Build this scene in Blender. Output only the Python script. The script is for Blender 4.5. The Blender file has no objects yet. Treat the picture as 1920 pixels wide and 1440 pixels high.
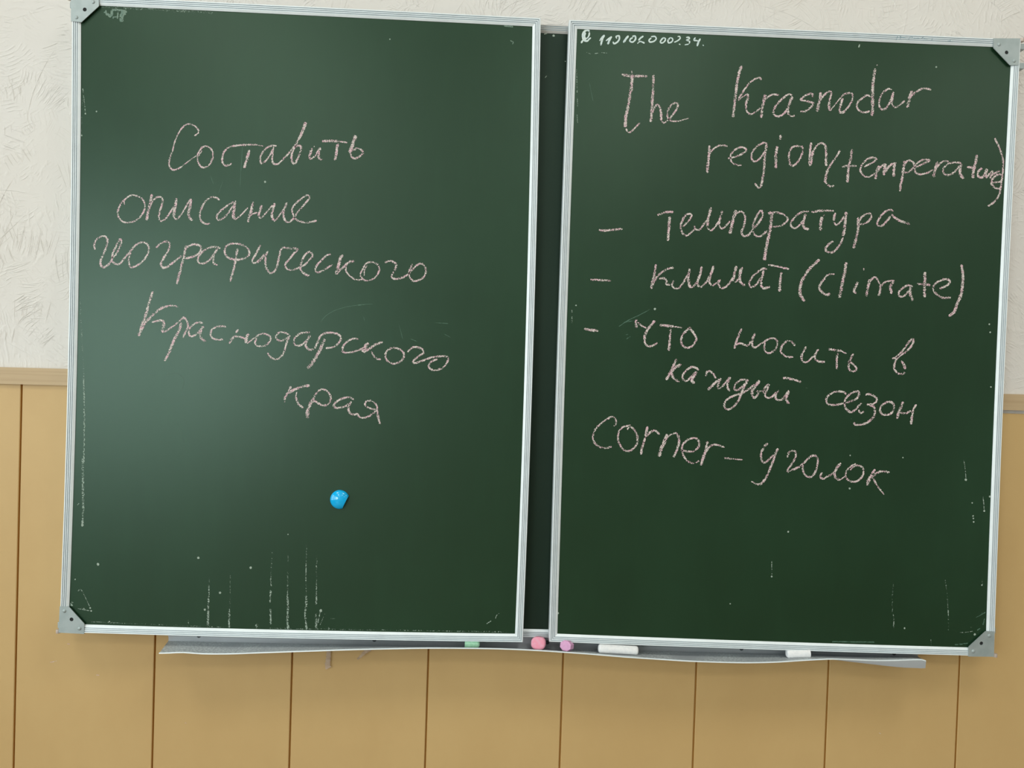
import bpy, bmesh, math, random
import numpy as np
from mathutils import Vector, Matrix

# ------------------------------------------------------------------ camera
SC = bpy.context.scene
F = 1443.0
CAM = np.array([-0.08532118855722848, -1.2285715505555517, 1.3246560613497655])
M = np.array([[0.9990654292825754, -0.0329205073970295, -0.028009073621694046],
              [0.03239455234451491, 0.9992939936029913, -0.019029117882426713],
              [0.028615747252550217, 0.018103992424516036, 0.9994265277985527]])
def _ax(r): return Vector((r[0], r[2], -r[1]))
right, up, back = _ax(M[0]), -_ax(M[1]), -_ax(M[2])
cam_d = bpy.data.cameras.new('camera')
cam_d.sensor_fit = 'HORIZONTAL'; cam_d.sensor_width = 36.0; cam_d.lens = F / 1920 * 36.0
cam_d.clip_start = 0.01
cam = bpy.data.objects.new('camera', cam_d); SC.collection.objects.link(cam)
m = Matrix((right, up, back)).transposed().to_4x4(); m.translation = Vector(CAM)
cam.matrix_world = m
SC.camera = cam

# ------------------------------------------------------------------ light and exposure
SC.view_settings.view_transform = 'Standard'
SC.view_settings.look = 'None'
SC.view_settings.gamma = 1.0
SC.view_settings.use_curve_mapping = False
SC.view_settings.exposure = -0.10
SC.cycles.use_denoising = True
SC.cycles.max_bounces = 8
W = bpy.data.worlds.new('world'); SC.world = W; W.use_nodes = True
W.node_tree.nodes['Background'].inputs[0].default_value = (0.75, 0.87, 1.0, 1)
W.node_tree.nodes['Background'].inputs[1].default_value = 0.3

def area(name, loc, rot, sx, sy, power, col):
    l = bpy.data.lights.new(name, 'AREA'); l.shape = 'RECTANGLE'; l.size = sx; l.size_y = sy
    l.energy = power; l.color = col
    o = bpy.data.objects.new(name, l); SC.collection.objects.link(o)
    o.location = loc; o.rotation_euler = rot
    return o
XL, XR, YB, ZC = -2.6, 3.8, -6.8, 3.05          # the classroom: left wall, right wall, rear wall, ceiling
WINDOWS = [(-1.0, 1.2), (-2.6, 1.2), (-4.2, 1.3), (-5.9, 1.2)]     # centre y, width
for i, (y, w) in enumerate(WINDOWS):
    area('window_daylight', (XL + 0.03, y, 1.40), (0, -math.pi / 2, 0), 1.5, w, (26, 24, 66, 112)[i], (0.86, 0.97, 1.0))
for x in (-1.36, 0.66, 2.68):
    for y in (-1.2, -3.2, -5.2):
        area('lamp_light', (x, y, ZC - 0.03), (0, 0, 0), 0.58, 0.58, 13.0, (1.0, 0.985, 0.92))

# ------------------------------------------------------------------ materials
def mat(name, col=(0.8, 0.8, 0.8), rough=0.5, metal=0.0, spec=0.5):
    m = bpy.data.materials.new(name); m.use_nodes = True
    b = m.node_tree.nodes['Principled BSDF']
    b.inputs['Base Color'].default_value = (*col, 1)
    b.inputs['Roughness'].default_value = rough
    b.inputs['Metallic'].default_value = metal
    b.inputs['Specular IOR Level'].default_value = spec
    return m, m.node_tree, b
class NT:
    def __init__(s, t): s.t = t; s.n = t.nodes; s.l = t.links
    def new(s, k, **kw):
        n = s.n.new(k)
        for a, v in kw.items(): setattr(n, a, v)
        return n
    def set(s, sock, v):
        if hasattr(v, 'is_linked') or isinstance(v, bpy.types.NodeSocket): s.l.new(v, sock)
        else: sock.default_value = v
    def math(s, op, a, b=0.0, c=None, clamp=False):
        n = s.new('ShaderNodeMath', operation=op); n.use_clamp = clamp
        s.set(n.inputs[0], a); s.set(n.inputs[1], b)
        if c is not None: s.set(n.inputs[2], c)
        return n.outputs[0]
    def vmath(s, op, a, b=None, out=0):
        n = s.new('ShaderNodeVectorMath', operation=op)
        s.set(n.inputs[0], a)
        if b is not None: s.set(n.inputs[1], b)
        return n.outputs[out]
    def noise(s, vec, scale, detail=2.0, rough=0.5, color=False):
        n = s.new('ShaderNodeTexNoise'); s.l.new(vec, n.inputs['Vector'])
        n.inputs['Scale'].default_value = scale; n.inputs['Detail'].default_value = detail
        n.inputs['Roughness'].default_value = rough
        return n.outputs['Color' if color else 'Fac']
    def ramp(s, v, a, b, lo=0.0, hi=1.0):
        n = s.new('ShaderNodeMapRange'); n.interpolation_type = 'SMOOTHSTEP'
        s.set(n.inputs[0], v); n.inputs[1].default_value = a; n.inputs[2].default_value = b
        n.inputs[3].default_value = lo; n.inputs[4].default_value = hi
        return n.outputs[0]
    def mix(s, f, a, b):
        n = s.new('ShaderNodeMix', data_type='RGBA'); s.set(n.inputs[0], f)
        s.set(n.inputs[6], a if not isinstance(a, tuple) else (*a, 1)); s.set(n.inputs[7], b if not isinstance(b, tuple) else (*b, 1))
        return n.outputs[2]
    def pos(s): return s.new('ShaderNodeNewGeometry').outputs['Position']
    def mapping(s, vec, scale):
        return s.vmath('MULTIPLY', vec, scale)
    def bump(s, h, dist, strength=1.0):
        n = s.new('ShaderNodeBump'); s.l.new(h, n.inputs['Height'])
        n.inputs['Distance'].default_value = dist; n.inputs['Strength'].default_value = strength
        return n.outputs[0]

# green enamel of the board
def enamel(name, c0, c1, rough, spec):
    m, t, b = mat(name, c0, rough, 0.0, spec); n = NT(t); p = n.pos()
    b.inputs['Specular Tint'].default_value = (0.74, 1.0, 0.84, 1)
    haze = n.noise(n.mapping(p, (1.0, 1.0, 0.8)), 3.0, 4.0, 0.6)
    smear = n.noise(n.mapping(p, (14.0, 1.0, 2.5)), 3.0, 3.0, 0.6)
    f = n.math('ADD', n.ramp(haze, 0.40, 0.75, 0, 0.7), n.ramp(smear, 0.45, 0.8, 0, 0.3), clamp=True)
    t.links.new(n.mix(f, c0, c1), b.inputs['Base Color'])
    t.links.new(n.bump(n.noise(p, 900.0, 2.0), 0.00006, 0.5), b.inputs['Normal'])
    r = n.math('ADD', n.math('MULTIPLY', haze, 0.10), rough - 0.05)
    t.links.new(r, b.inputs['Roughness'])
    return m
M_BOARD = enamel('green_enamel', (0.0088, 0.030, 0.0128), (0.012, 0.040, 0.018), 0.33, 0.5)
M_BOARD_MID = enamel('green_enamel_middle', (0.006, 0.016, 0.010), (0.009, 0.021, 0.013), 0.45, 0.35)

# anodised aluminium
def alu(name, col, rough, metal):
    m, t, b = mat(name, col, rough, metal); n = NT(t); p = n.pos()
    f = n.noise(p, 35.0, 3.0)
    t.links.new(n.mix(n.ramp(f, .35, .7), col, tuple(c * 0.94 for c in col)), b.inputs['Base Color'])
    return m
M_ALU = alu('aluminium', (0.76, 0.83, 0.85), 0.40, 0.1)
M_ALU_GRV_SHADE = alu('aluminium_groove_shade', (0.52, 0.59, 0.62), 0.5, 0.1)  # darker copy for the groove faces: shade put into the colour, so ribs stand out
M_ALU_OLD = alu('aluminium_worn', (0.50, 0.50, 0.48), 0.55, 0.25)
M_TRAY = alu('tray_aluminium', (0.42, 0.44, 0.46), 0.42, 0.5)
M_ZINC, _t, _b = mat('zinc_plate', (0.40, 0.46, 0.46), 0.48, 0.35)
_n = NT(_t); _p = _n.pos()
_t.links.new(_n.mix(_n.ramp(_n.noise(_p, 60, 4), .35, .7), (0.38, 0.44, 0.44), (0.33, 0.39, 0.39)), _b.inputs['Base Color'])
_t.links.new(_n.bump(_n.noise(_p, 700, 2), 0.0001, 0.3), _b.inputs['Normal'])
M_SCREW, _, _ = mat('dark_screw', (0.07, 0.075, 0.08), 0.5, 0.5)
M_DARK, _, _ = mat('dark_hole', (0.01, 0.012, 0.012), 0.8)
M_PIN, _, _ = mat('hinge_pin', (0.55, 0.47, 0.42), 0.5, 0.3)

# relief plaster wallpaper: clusters of curved comb strokes
def plaster():
    m, t, b = mat('relief_plaster', (0.74, 0.72, 0.66), 0.78, 0.0, 0.25); n = NT(t)
    p = n.pos()
    sep = n.new('ShaderNodeSeparateXYZ'); t.links.new(p, sep.inputs[0])
    comb = n.new('ShaderNodeCombineXYZ'); t.links.new(sep.outputs[0], comb.inputs[0]); t.links.new(sep.outputs[2], comb.inputs[1])
    q = comb.outputs[0]
    wob = n.vmath('SUBTRACT', n.noise(q, 9.0, 2.0, 0.5, color=True), (0.5, 0.5, 0.5))
    heights = []
    for k, (sc, freq, r0, off, thr) in enumerate(((9.0, 950.0, 0.085, (0.13, 0.7, 0), 0.47), (6.0, 640.0, 0.16, (3.3, 1.9, 0), 0.46),
                                                  (13.0, 1150.0, 0.06, (7.1, 4.2, 0), 0.50), (3.6, 260.0, 0.30, (5.7, 8.8, 0), 0.46))):
        qq = n.vmath('ADD', n.vmath('ADD', q, off), n.vmath('MULTIPLY', wob, (0.03, 0.03, 0)))
        v = n.new('ShaderNodeTexVoronoi', voronoi_dimensions='2D'); t.links.new(qq, v.inputs['Vector'])
        v.inputs['Scale'].default_value = sc
        cs = n.new('ShaderNodeSeparateColor'); t.links.new(v.outputs['Color'], cs.inputs[0])
        local = n.vmath('SUBTRACT', qq, v.outputs['Position'])
        ang = n.math('MULTIPLY', cs.outputs[0], 6.2832)
        cx = n.math('MULTIPLY', n.math('COSINE', ang), r0); cy = n.math('MULTIPLY', n.math('SINE', ang), r0)
        cc = n.new('ShaderNodeCombineXYZ'); t.links.new(cx, cc.inputs[0]); t.links.new(cy, cc.inputs[1])
        d = n.vmath('LENGTH', n.vmath('SUBTRACT', local, cc.outputs[0]), out=1)
        ph = n.math('ADD', n.math('MULTIPLY', d, freq), n.math('MULTIPLY', n.noise(q, 25.0, 2.0), 9.0))
        ridge = n.math('POWER', n.math('ADD', n.math('MULTIPLY', n.math('SINE', ph), 0.5), 0.5), 3.0)
        gate = n.ramp(n.noise(n.vmath('ADD', q, off), 17.0, 3.0, 0.6), thr, thr + 0.10)
        fade = n.ramp(v.outputs['Distance'], 0.62, 0.30, 0.0, 1.0)
        streak = n.ramp(n.noise(n.vmath('ADD', q, (off[1], off[0], 0)), 60.0, 2.0), 0.40, 0.58)
        heights.append(n.math('MULTIPLY', n.math('MULTIPLY', ridge, gate), n.math('MULTIPLY', fade, streak)))
    h = heights[0]
    for x in heights[1:]: h = n.math('MAXIMUM', h, x)
    grain = n.math('MULTIPLY', n.noise(q, 330.0, 3.0, 0.6), 0.18)
    swell = n.math('MULTIPLY', n.noise(q, 40.0, 3.0, 0.5), 0.55)
    hh = n.math('ADD', n.math('ADD', h, grain), swell)
    t.links.new(n.bump(n.math('ADD', n.math('MULTIPLY', h, 0.6), n.math('ADD', grain, swell)), 0.0010, 0.9), b.inputs['Normal'])
    col = n.mix(n.ramp(n.noise(q, 2.2, 3.0), .3, .7), (0.685, 0.665, 0.635), (0.665, 0.635, 0.59))
    t.links.new(col, b.inputs['Base Color'])
    return m
M_PLASTER = plaster()

def wood_paint(name, c0, c1, rough, spec=0.4, grain=(1, 1, 12)):
    m, t, b = mat(name, c0, rough, 0, spec); n = NT(t); p = n.pos()
    f = n.noise(n.mapping(p, grain), 3.0, 4.0, 0.6)
    t.links.new(n.mix(n.ramp(f, .3, .7), c0, c1), b.inputs['Base Color'])
    t.links.new(n.bump(n.noise(p, 260.0, 3.0), 0.0002, 0.25), b.inputs['Normal'])
    return m
M_PANEL = wood_paint('ochre_panel', (0.545, 0.372, 0.162), (0.515, 0.345, 0.147), 0.5, 0.4, (2, 1, 1.2))
M_GROOVE, _, _ = mat('panel_tongue', (0.50, 0.27, 0.06), 0.7)
M_TRIM = wood_paint('beige_strip', (0.50, 0.375, 0.225), (0.445, 0.325, 0.19), 0.55, 0.3, (1.0, 1, 60))
M_ROOM, _, _ = mat('room_paint', (0.36, 0.35, 0.31), 0.85)
M_CEIL, _, _ = mat('ceiling_paint', (0.75, 0.75, 0.72), 0.9)
M_FLOOR, _, _ = mat('floor_linoleum', (0.20, 0.13, 0.08), 0.5)

# chalk laid on the enamel: grains with the board showing between them
def chalk(name, c0, c1, cover, scale=620.0, soft=0.06, edge=0.35, opacity=1.0):
    m, t, b = mat(name, c0, 0.95, 0.0, 0.1); n = NT(t); p = n.pos()
    uv = n.new('ShaderNodeUVMap').outputs[0]
    sp = n.new('ShaderNodeSeparateXYZ'); t.links.new(uv, sp.inputs[0])
    ed = n.math('POWER', n.math('ABSOLUTE', sp.outputs[1]), 2.5)
    g = n.noise(p, scale, 2.0, 0.65)
    low = n.math('MULTIPLY', n.math('SUBTRACT', n.noise(p, 90.0, 2.0), 0.5), 0.35)
    val = n.math('SUBTRACT', n.math('ADD', g, low), n.math('MULTIPLY', ed, edge * 0.3))
    a = n.ramp(val, cover - soft, cover + soft)
    a = n.math('MULTIPLY', a, opacity)
    t.links.new(a, b.inputs['Alpha'])
    t.links.new(n.mix(n.ramp(n.noise(p, 170.0, 2.0), .43, .60), c0, c1), b.inputs['Base Color'])
    return m
M_CHALK = chalk('pink_chalk', (0.66, 0.585, 0.555), (0.66, 0.445, 0.49), 0.455, soft=0.05)
M_CHALK_THIN = chalk('pink_chalk_faint', (0.60, 0.56, 0.50), (0.60, 0.46, 0.46), 0.50, opacity=0.8)
M_DRIP = chalk('dried_drip', (0.34, 0.42, 0.36), (0.27, 0.35, 0.29), 0.49, 520.0, soft=0.05)
M_DRIP_FAINT = chalk('dried_drip_faint', (0.30, 0.38, 0.32), (0.24, 0.33, 0.27), 0.57, 520.0, opacity=0.8)
M_SPOT = chalk('paint_spot', (0.36, 0.43, 0.37), (0.32, 0.39, 0.33), 0.2)
M_WHITE = chalk('correction_paint', (0.62, 0.72, 0.68), (0.55, 0.66, 0.66), 0.30, 400.0, edge=0.25)
M_GHOST = chalk('washed_paint', (0.22, 0.31, 0.25), (0.18, 0.27, 0.22), 0.36, 420.0, opacity=0.85)
M_SCRATCH = chalk('fine_scratch', (0.14, 0.26, 0.19), (0.11, 0.21, 0.15), 0.40, 420.0, opacity=0.6)
M_INK = chalk('blue_ink', (0.10, 0.25, 0.32), (0.12, 0.28, 0.34), 0.42, 800.0, opacity=0.65)

# ------------------------------------------------------------------ helpers
def obj(name, me, material=None, parent=None, label=None, cat=None, group=None, kind=None):
    if isinstance(me, bmesh.types.BMesh):
        bm = me; me = bpy.data.meshes.new(name); bm.to_mesh(me); bm.free()
    o = bpy.data.objects.new(name, me); SC.collection.objects.link(o)
    if material:
        for mm in (material if isinstance(material, (list, tuple)) else [material]): me.materials.append(mm)
    if parent: o.parent = parent
    if label: o['label'] = label
    if cat: o['category'] = cat
    if group: o['group'] = group
    if kind: o['kind'] = kind
    return o
def empty(name, loc=(0, 0, 0), label=None, cat=None, group=None):
    o = bpy.data.objects.new(name, None); SC.collection.objects.link(o); o.location = loc
    if label: o['label'] = label
    if cat: o['category'] = cat
    if group: o['group'] = group
    return o
def box(bm, x0, x1, y0, y1, z0, z1, mi=0):
    vs = [bm.verts.new((x, y, z)) for x in (x0, x1) for y in (y0, y1) for z in (z0, z1)]
    for f in ((0, 1, 3, 2), (4, 6, 7, 5), (0, 4, 5, 1), (2, 3, 7, 6), (0, 2, 6, 4), (1, 5, 7, 3)):
        bm.faces.new([vs[i] for i in f]).material_index = mi
def boxbm(*a):
    bm = bmesh.new(); box(bm, *a); bmesh.ops.recalc_face_normals(bm, faces=bm.faces); return bm
def bevel(bm, w, seg=2):
    bmesh.ops.bevel(bm, geom=list(bm.edges), offset=w, segments=seg, affect='EDGES', profile=0.6)
def ray(px, py, Y):
    d = M.T @ np.array([(px - 960) / F, (py - 720) / F, 1.0]); w = np.array([d[0], d[2], -d[1]])
    return Vector(CAM + w * (Y - CAM[1]) / w[1])
def smooth(o, ang=0.6):
    for p in o.data.polygons: p.use_smooth = True
    try: o.data.set_sharp_from_angle(angle=ang)
    except Exception: pass

# ------------------------------------------------------------------ the room
wall = obj('wall_back', boxbm(XL, XR, 0.0505, 0.20, 1.27, ZC), M_PLASTER, kind='structure')
def relief():
    """embossed comb strokes of the wallpaper: low ridges, joined as one piece of stuff"""
    R = random.Random(21); V, Fc = [], []
    def ridge(x, z, ang, L, curv, w, h):
        n = max(4, int(L / 0.006)); base = len(V); a = ang
        px, pz = x, z
        for i in range(n + 1):
            t = i / n; e = min(1.0, 4 * t, 4 * (1 - t)) ** 0.7 * (0.75 + 0.25 * math.sin(i * 1.7 + x * 90))
            nx, nz = -math.sin(a), math.cos(a); hw = w / 2 * (0.35 + 0.65 * e)
            V.extend([(px + nx * hw, 0.0507, pz + nz * hw), (px, 0.0505 - h * e, pz), (px - nx * hw, 0.0507, pz - nz * hw)])
            px += math.cos(a) * L / n; pz += math.sin(a) * L / n; a += curv * L / n
        for i in range(n):
            b = base + 3 * i
            Fc.append((b, b + 1, b + 4, b + 3)); Fc.append((b + 1, b + 2, b + 5, b + 4))
    X0_, X1_, Z0_, Z1_ = -1.5, 1.5, 1.315, 2.25
    def skip(x, z): return abs(x) < 0.70 and z < 1.84
    for _ in range(2100):
        x, z = R.uniform(X0_, X1_), R.uniform(Z0_, Z1_)
        if skip(x, z): continue
        ang = R.uniform(0, math.pi); k = R.randint(4, 11); sp = R.uniform(0.0035, 0.0075); L = R.uniform(0.018, 0.06); cv = R.uniform(-14, 14)
        h = R.uniform(0.0005, 0.0012); drift = R.uniform(-0.3, 0.3)
        for j in range(k):
            d = (j - k / 2) * sp * R.uniform(0.8, 1.2); aa = ang + R.uniform(-0.10, 0.10) + drift * j / k; l = L * R.uniform(0.5, 1.15)
            xx = x - math.sin(ang) * d - math.cos(aa) * l / 2 + R.uniform(-.004, .004); zz = z + math.cos(ang) * d - math.sin(aa) * l / 2 + R.uniform(-.004, .004)
            if zz < 1.315: continue
            ridge(xx, zz, aa, l, cv, R.uniform(0.0012, 0.0021), h * R.uniform(0.6, 1.2))
    for _ in range(330):
        x, z = R.uniform(X0_, X1_), R.uniform(Z0_ + .06, Z1_)
        if skip(x, z): continue
        L = R.uniform(0.06, 0.17); a = R.choice((R.gauss(0.9, 0.4), R.uniform(0, math.pi))); cv = R.uniform(-6, 6)
        ridge(x, z, a, L, cv, R.uniform(0.0014, 0.0022), R.uniform(0.0006, 0.0012))
        if R.random() < 0.5: ridge(x + 0.004, z - 0.004, a + R.uniform(-.05, .05), L * 0.8, cv, 0.0015, 0.0008)
    V = [(x, y, max(z, 1.309)) for x, y, z in V]
    me = bpy.data.meshes.new('plaster_relief'); me.from_pydata(V, [], Fc); me.update()
    for p in me.polygons: p.use_smooth = True
    o = obj('plaster_relief', me, M_PLASTER, wall); o['kind'] = 'stuff'
relief()
wl = bmesh.new(); box(wl, XL, XR, 0.056, 0.20, 0.0, 1.27); 
lower = obj('wall_lower', wl, M_GROOVE, kind='structure')
obj('wall_left', boxbm(XL - 0.15, XL, YB, 0.05, 0, ZC), M_ROOM, kind='structure')
obj('wall_right', boxbm(XR, XR + 0.15, YB, 0.05, 0, ZC), M_ROOM, kind='structure')
obj('wall_rear', boxbm(XL, XR, YB - 0.15, YB, 0, ZC), M_ROOM, kind='structure')
obj('floor', boxbm(XL, XR, YB, 0.05, -0.1, 0), M_FLOOR, kind='structure')
obj('ceiling', boxbm(XL, XR, YB, 0.05, ZC, ZC + 0.1), M_CEIL, kind='structure')
for i, (y, w) in enumerate(WINDOWS):
    bm = bmesh.new(); a, b_ = y - w / 2 - 0.06, y + w / 2 + 0.06
    box(bm, XL, XL + 0.04, a, a + 0.05, 0.64, 2.26); box(bm, XL, XL + 0.04, b_ - 0.05, b_, 0.64, 2.26)
    box(bm, XL, XL + 0.04, a, b_, 0.64, 0.69); box(bm, XL, XL + 0.04, a, b_, 2.21, 2.26)
    box(bm, XL, XL + 0.05, y - 0.03, y + 0.03, 0.69, 2.21)
    bmesh.ops.recalc_face_normals(bm, faces=bm.faces)
    obj('window_%d' % (i + 1), bm, M_CEIL, kind='structure')
# ochre board panelling, one board each, a V joint and a recessed tongue between neighbours
def panel_mesh():
    w, t = 0.2246, 0.0
    prof = [(0.0, 0.0550), (0.0, 0.0495), (0.0014, 0.0495), (0.0014, 0.0458), (0.0023, 0.0450), (w - 0.0023, 0.0450), (w - 0.0014, 0.0458), (w - 0.0014, 0.0495), (w, 0.0495), (w, 0.0550)]
    bm = bmesh.new(); A = [bm.verts.new((x, y, 0.07)) for x, y in prof]; B = [bm.verts.new((x, y, 1.2790)) for x, y in prof]
    for i in range(len(prof)):
        j = (i + 1) % len(prof); f = bm.faces.new((A[i], A[j], B[j], B[i]))
        f.material_index = 1 if i in (1, 2, 6, 7) else 0
    bm.faces.new(A); bm.faces.new(B[::-1]); bmesh.ops.recalc_face_normals(bm, faces=bm.faces)
    me = bpy.data.meshes.new('wall_panel'); bm.to_mesh(me); bm.free()
    me.materials.append(M_PANEL); me.materials.append(M_GROOVE); return me
pm = panel_mesh()
for k in range(-11, 13):
    x = 0.0519 + 0.2246 * k
    if x < XL or x + 0.2246 > XR: continue
    p = bpy.data.objects.new('wall_panel', pm); SC.collection.objects.link(p); p.parent = lower; p.location = (x, 0, 0)
t1 = obj('trim_1', boxbm(XL + 0.01, XR - 0.01, -0.0135, 0.0135, -0.0135, 0.0135), M_TRIM, kind='structure')
t1.location = (0, 0.0535, 1.2937); t1.rotation_euler = (0, -0.0058, 0)
obj('baseboard_back', boxbm(XL, XR, 0.03, 0.056, 0.0, 0.075), M_TRIM, kind='structure')

# ------------------------------------------------------------------ the folding blackboard
board = empty('blackboard', (0, 0.03, 0.9), 'green three-part classroom blackboard with both wings folded in, aluminium framed, covered in pink chalk handwriting', 'blackboard')
BI = board.matrix_world.copy(); BI.translation = Vector((0, 0.03, 0.9)); BINV = BI.inverted()
def bpart(name, bm, material, parent, label=None):
    if parent is lower: return obj(name, bm, material, parent, label)
    """parts of the board: geometry is given in room coordinates, stored relative to the board's base"""
    o = obj(name, bm, material, parent, label)
    if parent is board: o.data.transform(BINV)
    else: o.data.transform(BINV)
    return o
def qfit(pts, axis):
    P = np.array(pts, float); a, b = (P[:, 1], P[:, 0]) if axis == 'y' else (P[:, 0], P[:, 1])
    mu = a.mean(); c = np.polyfit((a - mu) / 500, b, 2)
    return lambda s: float(np.polyval(c, (s - mu) / 500))
EDGES = {
 'left': dict(
    top=qfit([(153, 9), (187, 11), (500, 25.5), (660, 33), (960, 48), (999, 50)], 'x'),
    bottom=qfit([(129, 1169.8), (160, 1170.5), (500, 1180), (660, 1183.5), (960, 1188), (966, 1188)], 'x'),
    left=qfit([(153, 9), (152, 45), (149.5, 360), (144, 640), (142, 800), (139.5, 900), (138, 990), (132.5, 1080), (129, 1137), (128, 1170)], 'y'),
    right=qfit([(999, 50), (996, 140), (988, 540), (985, 660), (968, 1120), (966, 1188)], 'y'),
    c=[(153, 9), (999, 50), (128, 1170), (966, 1188)]),
 'right': dict(
    top=qfit([(1082, 54.6), (1400, 68), (1560, 75.5), (1860, 88), (1896.5, 90)], 'x'),
    bottom=qfit([(1045, 1188), (1380, 1200.5), (1540, 1206), (1640, 1208.7), (1800, 1213), (1848, 1215)], 'x'),
    left=qfit([(1082, 54.6), (1078.5, 140), (1065, 540), (1060.5, 660), (1046.5, 1120), (1045, 1188)], 'y'),
    right=qfit([(1896.5, 90), (1894.6, 125), (1892.5, 160), (1874.5, 540), (1870, 630), (1866.5, 700), (1862, 800), (1860, 860), (1855.5, 980), (1849.5, 1160), (1848, 1215)], 'y'),
    c=[(1082, 54.6), (1896.5, 90), (1045, 1188), (1848, 1215)])}
def corner(e, h, v, g):
    x, y = g
    for _ in range(20): y = e[h](x); x = e[v](y)
    return x, y
def edge_pts(e, N=11):
    tl = corner(e, 'top', 'left', e['c'][0]); tr = corner(e, 'top', 'right', e['c'][1])
    bl = corner(e, 'bottom', 'left', e['c'][2]); br = corner(e, 'bottom', 'right', e['c'][3])
    T = [(tl[0] + (tr[0] - tl[0]) * i / (N - 1),) for i in range(N)]
    top = [ray(x[0], e['top'](x[0]), 0) for x in T]
    bot = [ray(bl[0] + (br[0] - bl[0]) * i / (N - 1), e['bottom'](bl[0] + (br[0] - bl[0]) * i / (N - 1)), 0) for i in range(N)]
    lef = [ray(e['left'](tl[1] + (bl[1] - tl[1]) * i / (N - 1)), tl[1] + (bl[1] - tl[1]) * i / (N - 1), 0) for i in range(N)]
    rig = [ray(e['right'](tr[1] + (br[1] - tr[1]) * i / (N - 1)), tr[1] + (br[1] - tr[1]) * i / (N - 1), 0) for i in range(N)]
    return top, bot, lef, rig
PROFILE = [(0.0, -0.001), (0.0, 0.0008), (0.0034, 0.0026)]
for d in (0.0042, 0.0068, 0.0094):
    h = 0.0026 + (d - 0.0034) * 0.14
    PROFILE += [(d - 0.0002, h), (d + 0.0002, h - 0.0014), (d + 0.0009, h - 0.0013), (d + 0.0012, h + 0.0002)]
PROFILE += [(0.0119, 0.0038), (0.0125, 0.0032), (0.0129, 0.0020), (0.0129, -0.0165), (0.0010, -0.0165)]
def bar_bm(line, out, profile, y0=0.0):
    """sweep the ribbed frame profile along an edge; ends are mitred"""
    bm = bmesh.new(); n = len(line); a = line[0]; z = line[-1]
    t = (z - a).normalized(); rings = []
    for i, p in enumerate(line):
        s = -1 if i == 0 else (1 if i == n - 1 else 0)
        rings.append([bm.verts.new(p + out * d + t * (s * d) + Vector((0, y0 - h, 0))) for d, h in profile])
    k = len(profile)
    for i in range(n - 1):
        for j in range(k):
            f = bm.faces.new((rings[i][j], rings[i][(j + 1) % k], rings[i + 1][(j + 1) % k], rings[i + 1][j]))
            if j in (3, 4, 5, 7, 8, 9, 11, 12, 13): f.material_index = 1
    bm.faces.new(rings[0]); bm.faces.new(rings[-1][::-1])
    bmesh.ops.recalc_face_normals(bm, faces=bm.faces); return bm
def coons(top, bot, lef, rig, u, v):
    N = len(top) - 1
    def at(L, s):
        i = min(int(s * N), N - 1); f = s * N - i; return L[i] * (1 - f) + L[i + 1] * f
    T, B, L, R = at(top, u), at(bot, u), at(lef, v), at(rig, v)
    return T * (1 - v) + B * v + L * (1 - u) + R * u - (top[0] * (1 - u) * (1 - v) + top[-1] * u * (1 - v) + bot[0] * (1 - u) * v + bot[-1] * u * v)
wings = {}
for side in ('left', 'right'):
    top, bot, lef, rig = edge_pts(EDGES[side])
    N = 10; e = 0.0012; bm = bmesh.new(); fr, bk = [], []
    for j in range(N + 1):
        rf, rb = [], []
        for i in range(N + 1):
            p = coons(top, bot, lef, rig, i / N, j / N)
            ox = -e if i == 0 else (e if i == N else 0); oz = e if j == 0 else (-e if j == N else 0)
            rf.append(bm.verts.new(p + Vector((ox, 0, oz)))); rb.append(bm.verts.new(p + Vector((ox, 0.015, oz))))
        fr.append(rf); bk.append(rb)
    for j in range(N):
        for i in range(N):
            bm.faces.new((fr[j][i], fr[j + 1][i], fr[j + 1][i + 1], fr[j][i + 1]))
            bm.faces.new((bk[j][i], bk[j][i + 1], bk[j + 1][i + 1], bk[j + 1][i]))
    for i in range(N):
        for g, h in (((0, i), (0, i + 1)), ((N, i + 1), (N, i)), ((i + 1, 0), (i, 0)), ((i, N), (i + 1, N))):
            bm.faces.new((fr[g[0]][g[1]], fr[h[0]][h[1]], bk[h[0]][h[1]], bk[g[0]][g[1]]))
    bmesh.ops.recalc_face_normals(bm, faces=bm.faces)
    wings[side] = bpart('wing_panel', bm, M_BOARD, board, '%s wing of the blackboard, green enamel in an aluminium frame' % side)
    wp = wings[side]
    for line, out in ((top, Vector((0, 0, 1))), (bot, Vector((0, 0, -1))), (lef, Vector((-1, 0, 0))), (rig, Vector((1, 0, 0)))):
        bpart('frame_bar', bar_bm(line, out, PROFILE), [M_ALU, M_ALU_GRV_SHADE], wp)
# the wide middle panel behind the wings
X0, X1, Z0, Z1 = -0.739, 0.739, 0.902, 1.8697
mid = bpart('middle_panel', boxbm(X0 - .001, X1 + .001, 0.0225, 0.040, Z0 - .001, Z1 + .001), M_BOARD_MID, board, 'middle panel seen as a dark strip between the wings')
P2 = [(d, h - 0.0) for d, h in PROFILE]
for a, b_, out in (((X0, Z1), (X1, Z1), (0, 0, 1)), ((X0, Z0), (X1, Z0), (0, 0, -1)), ((X0, Z1), (X0, Z0), (-1, 0, 0)), ((X1, Z1), (X1, Z0), (1, 0, 0))):
    line = [Vector((a[0] + (b_[0] - a[0]) * i, 0.0225, a[1] + (b_[1] - a[1]) * i)) for i in (0, .5, 1)]
    bpart('frame_bar', bar_bm(line, Vector(out), P2), [M_ALU_OLD if out[2] == 1 else M_ALU, M_ALU_GRV_SHADE], mid, 'grimy top bar of the middle panel' if out[2] == 1 else None)

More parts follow.
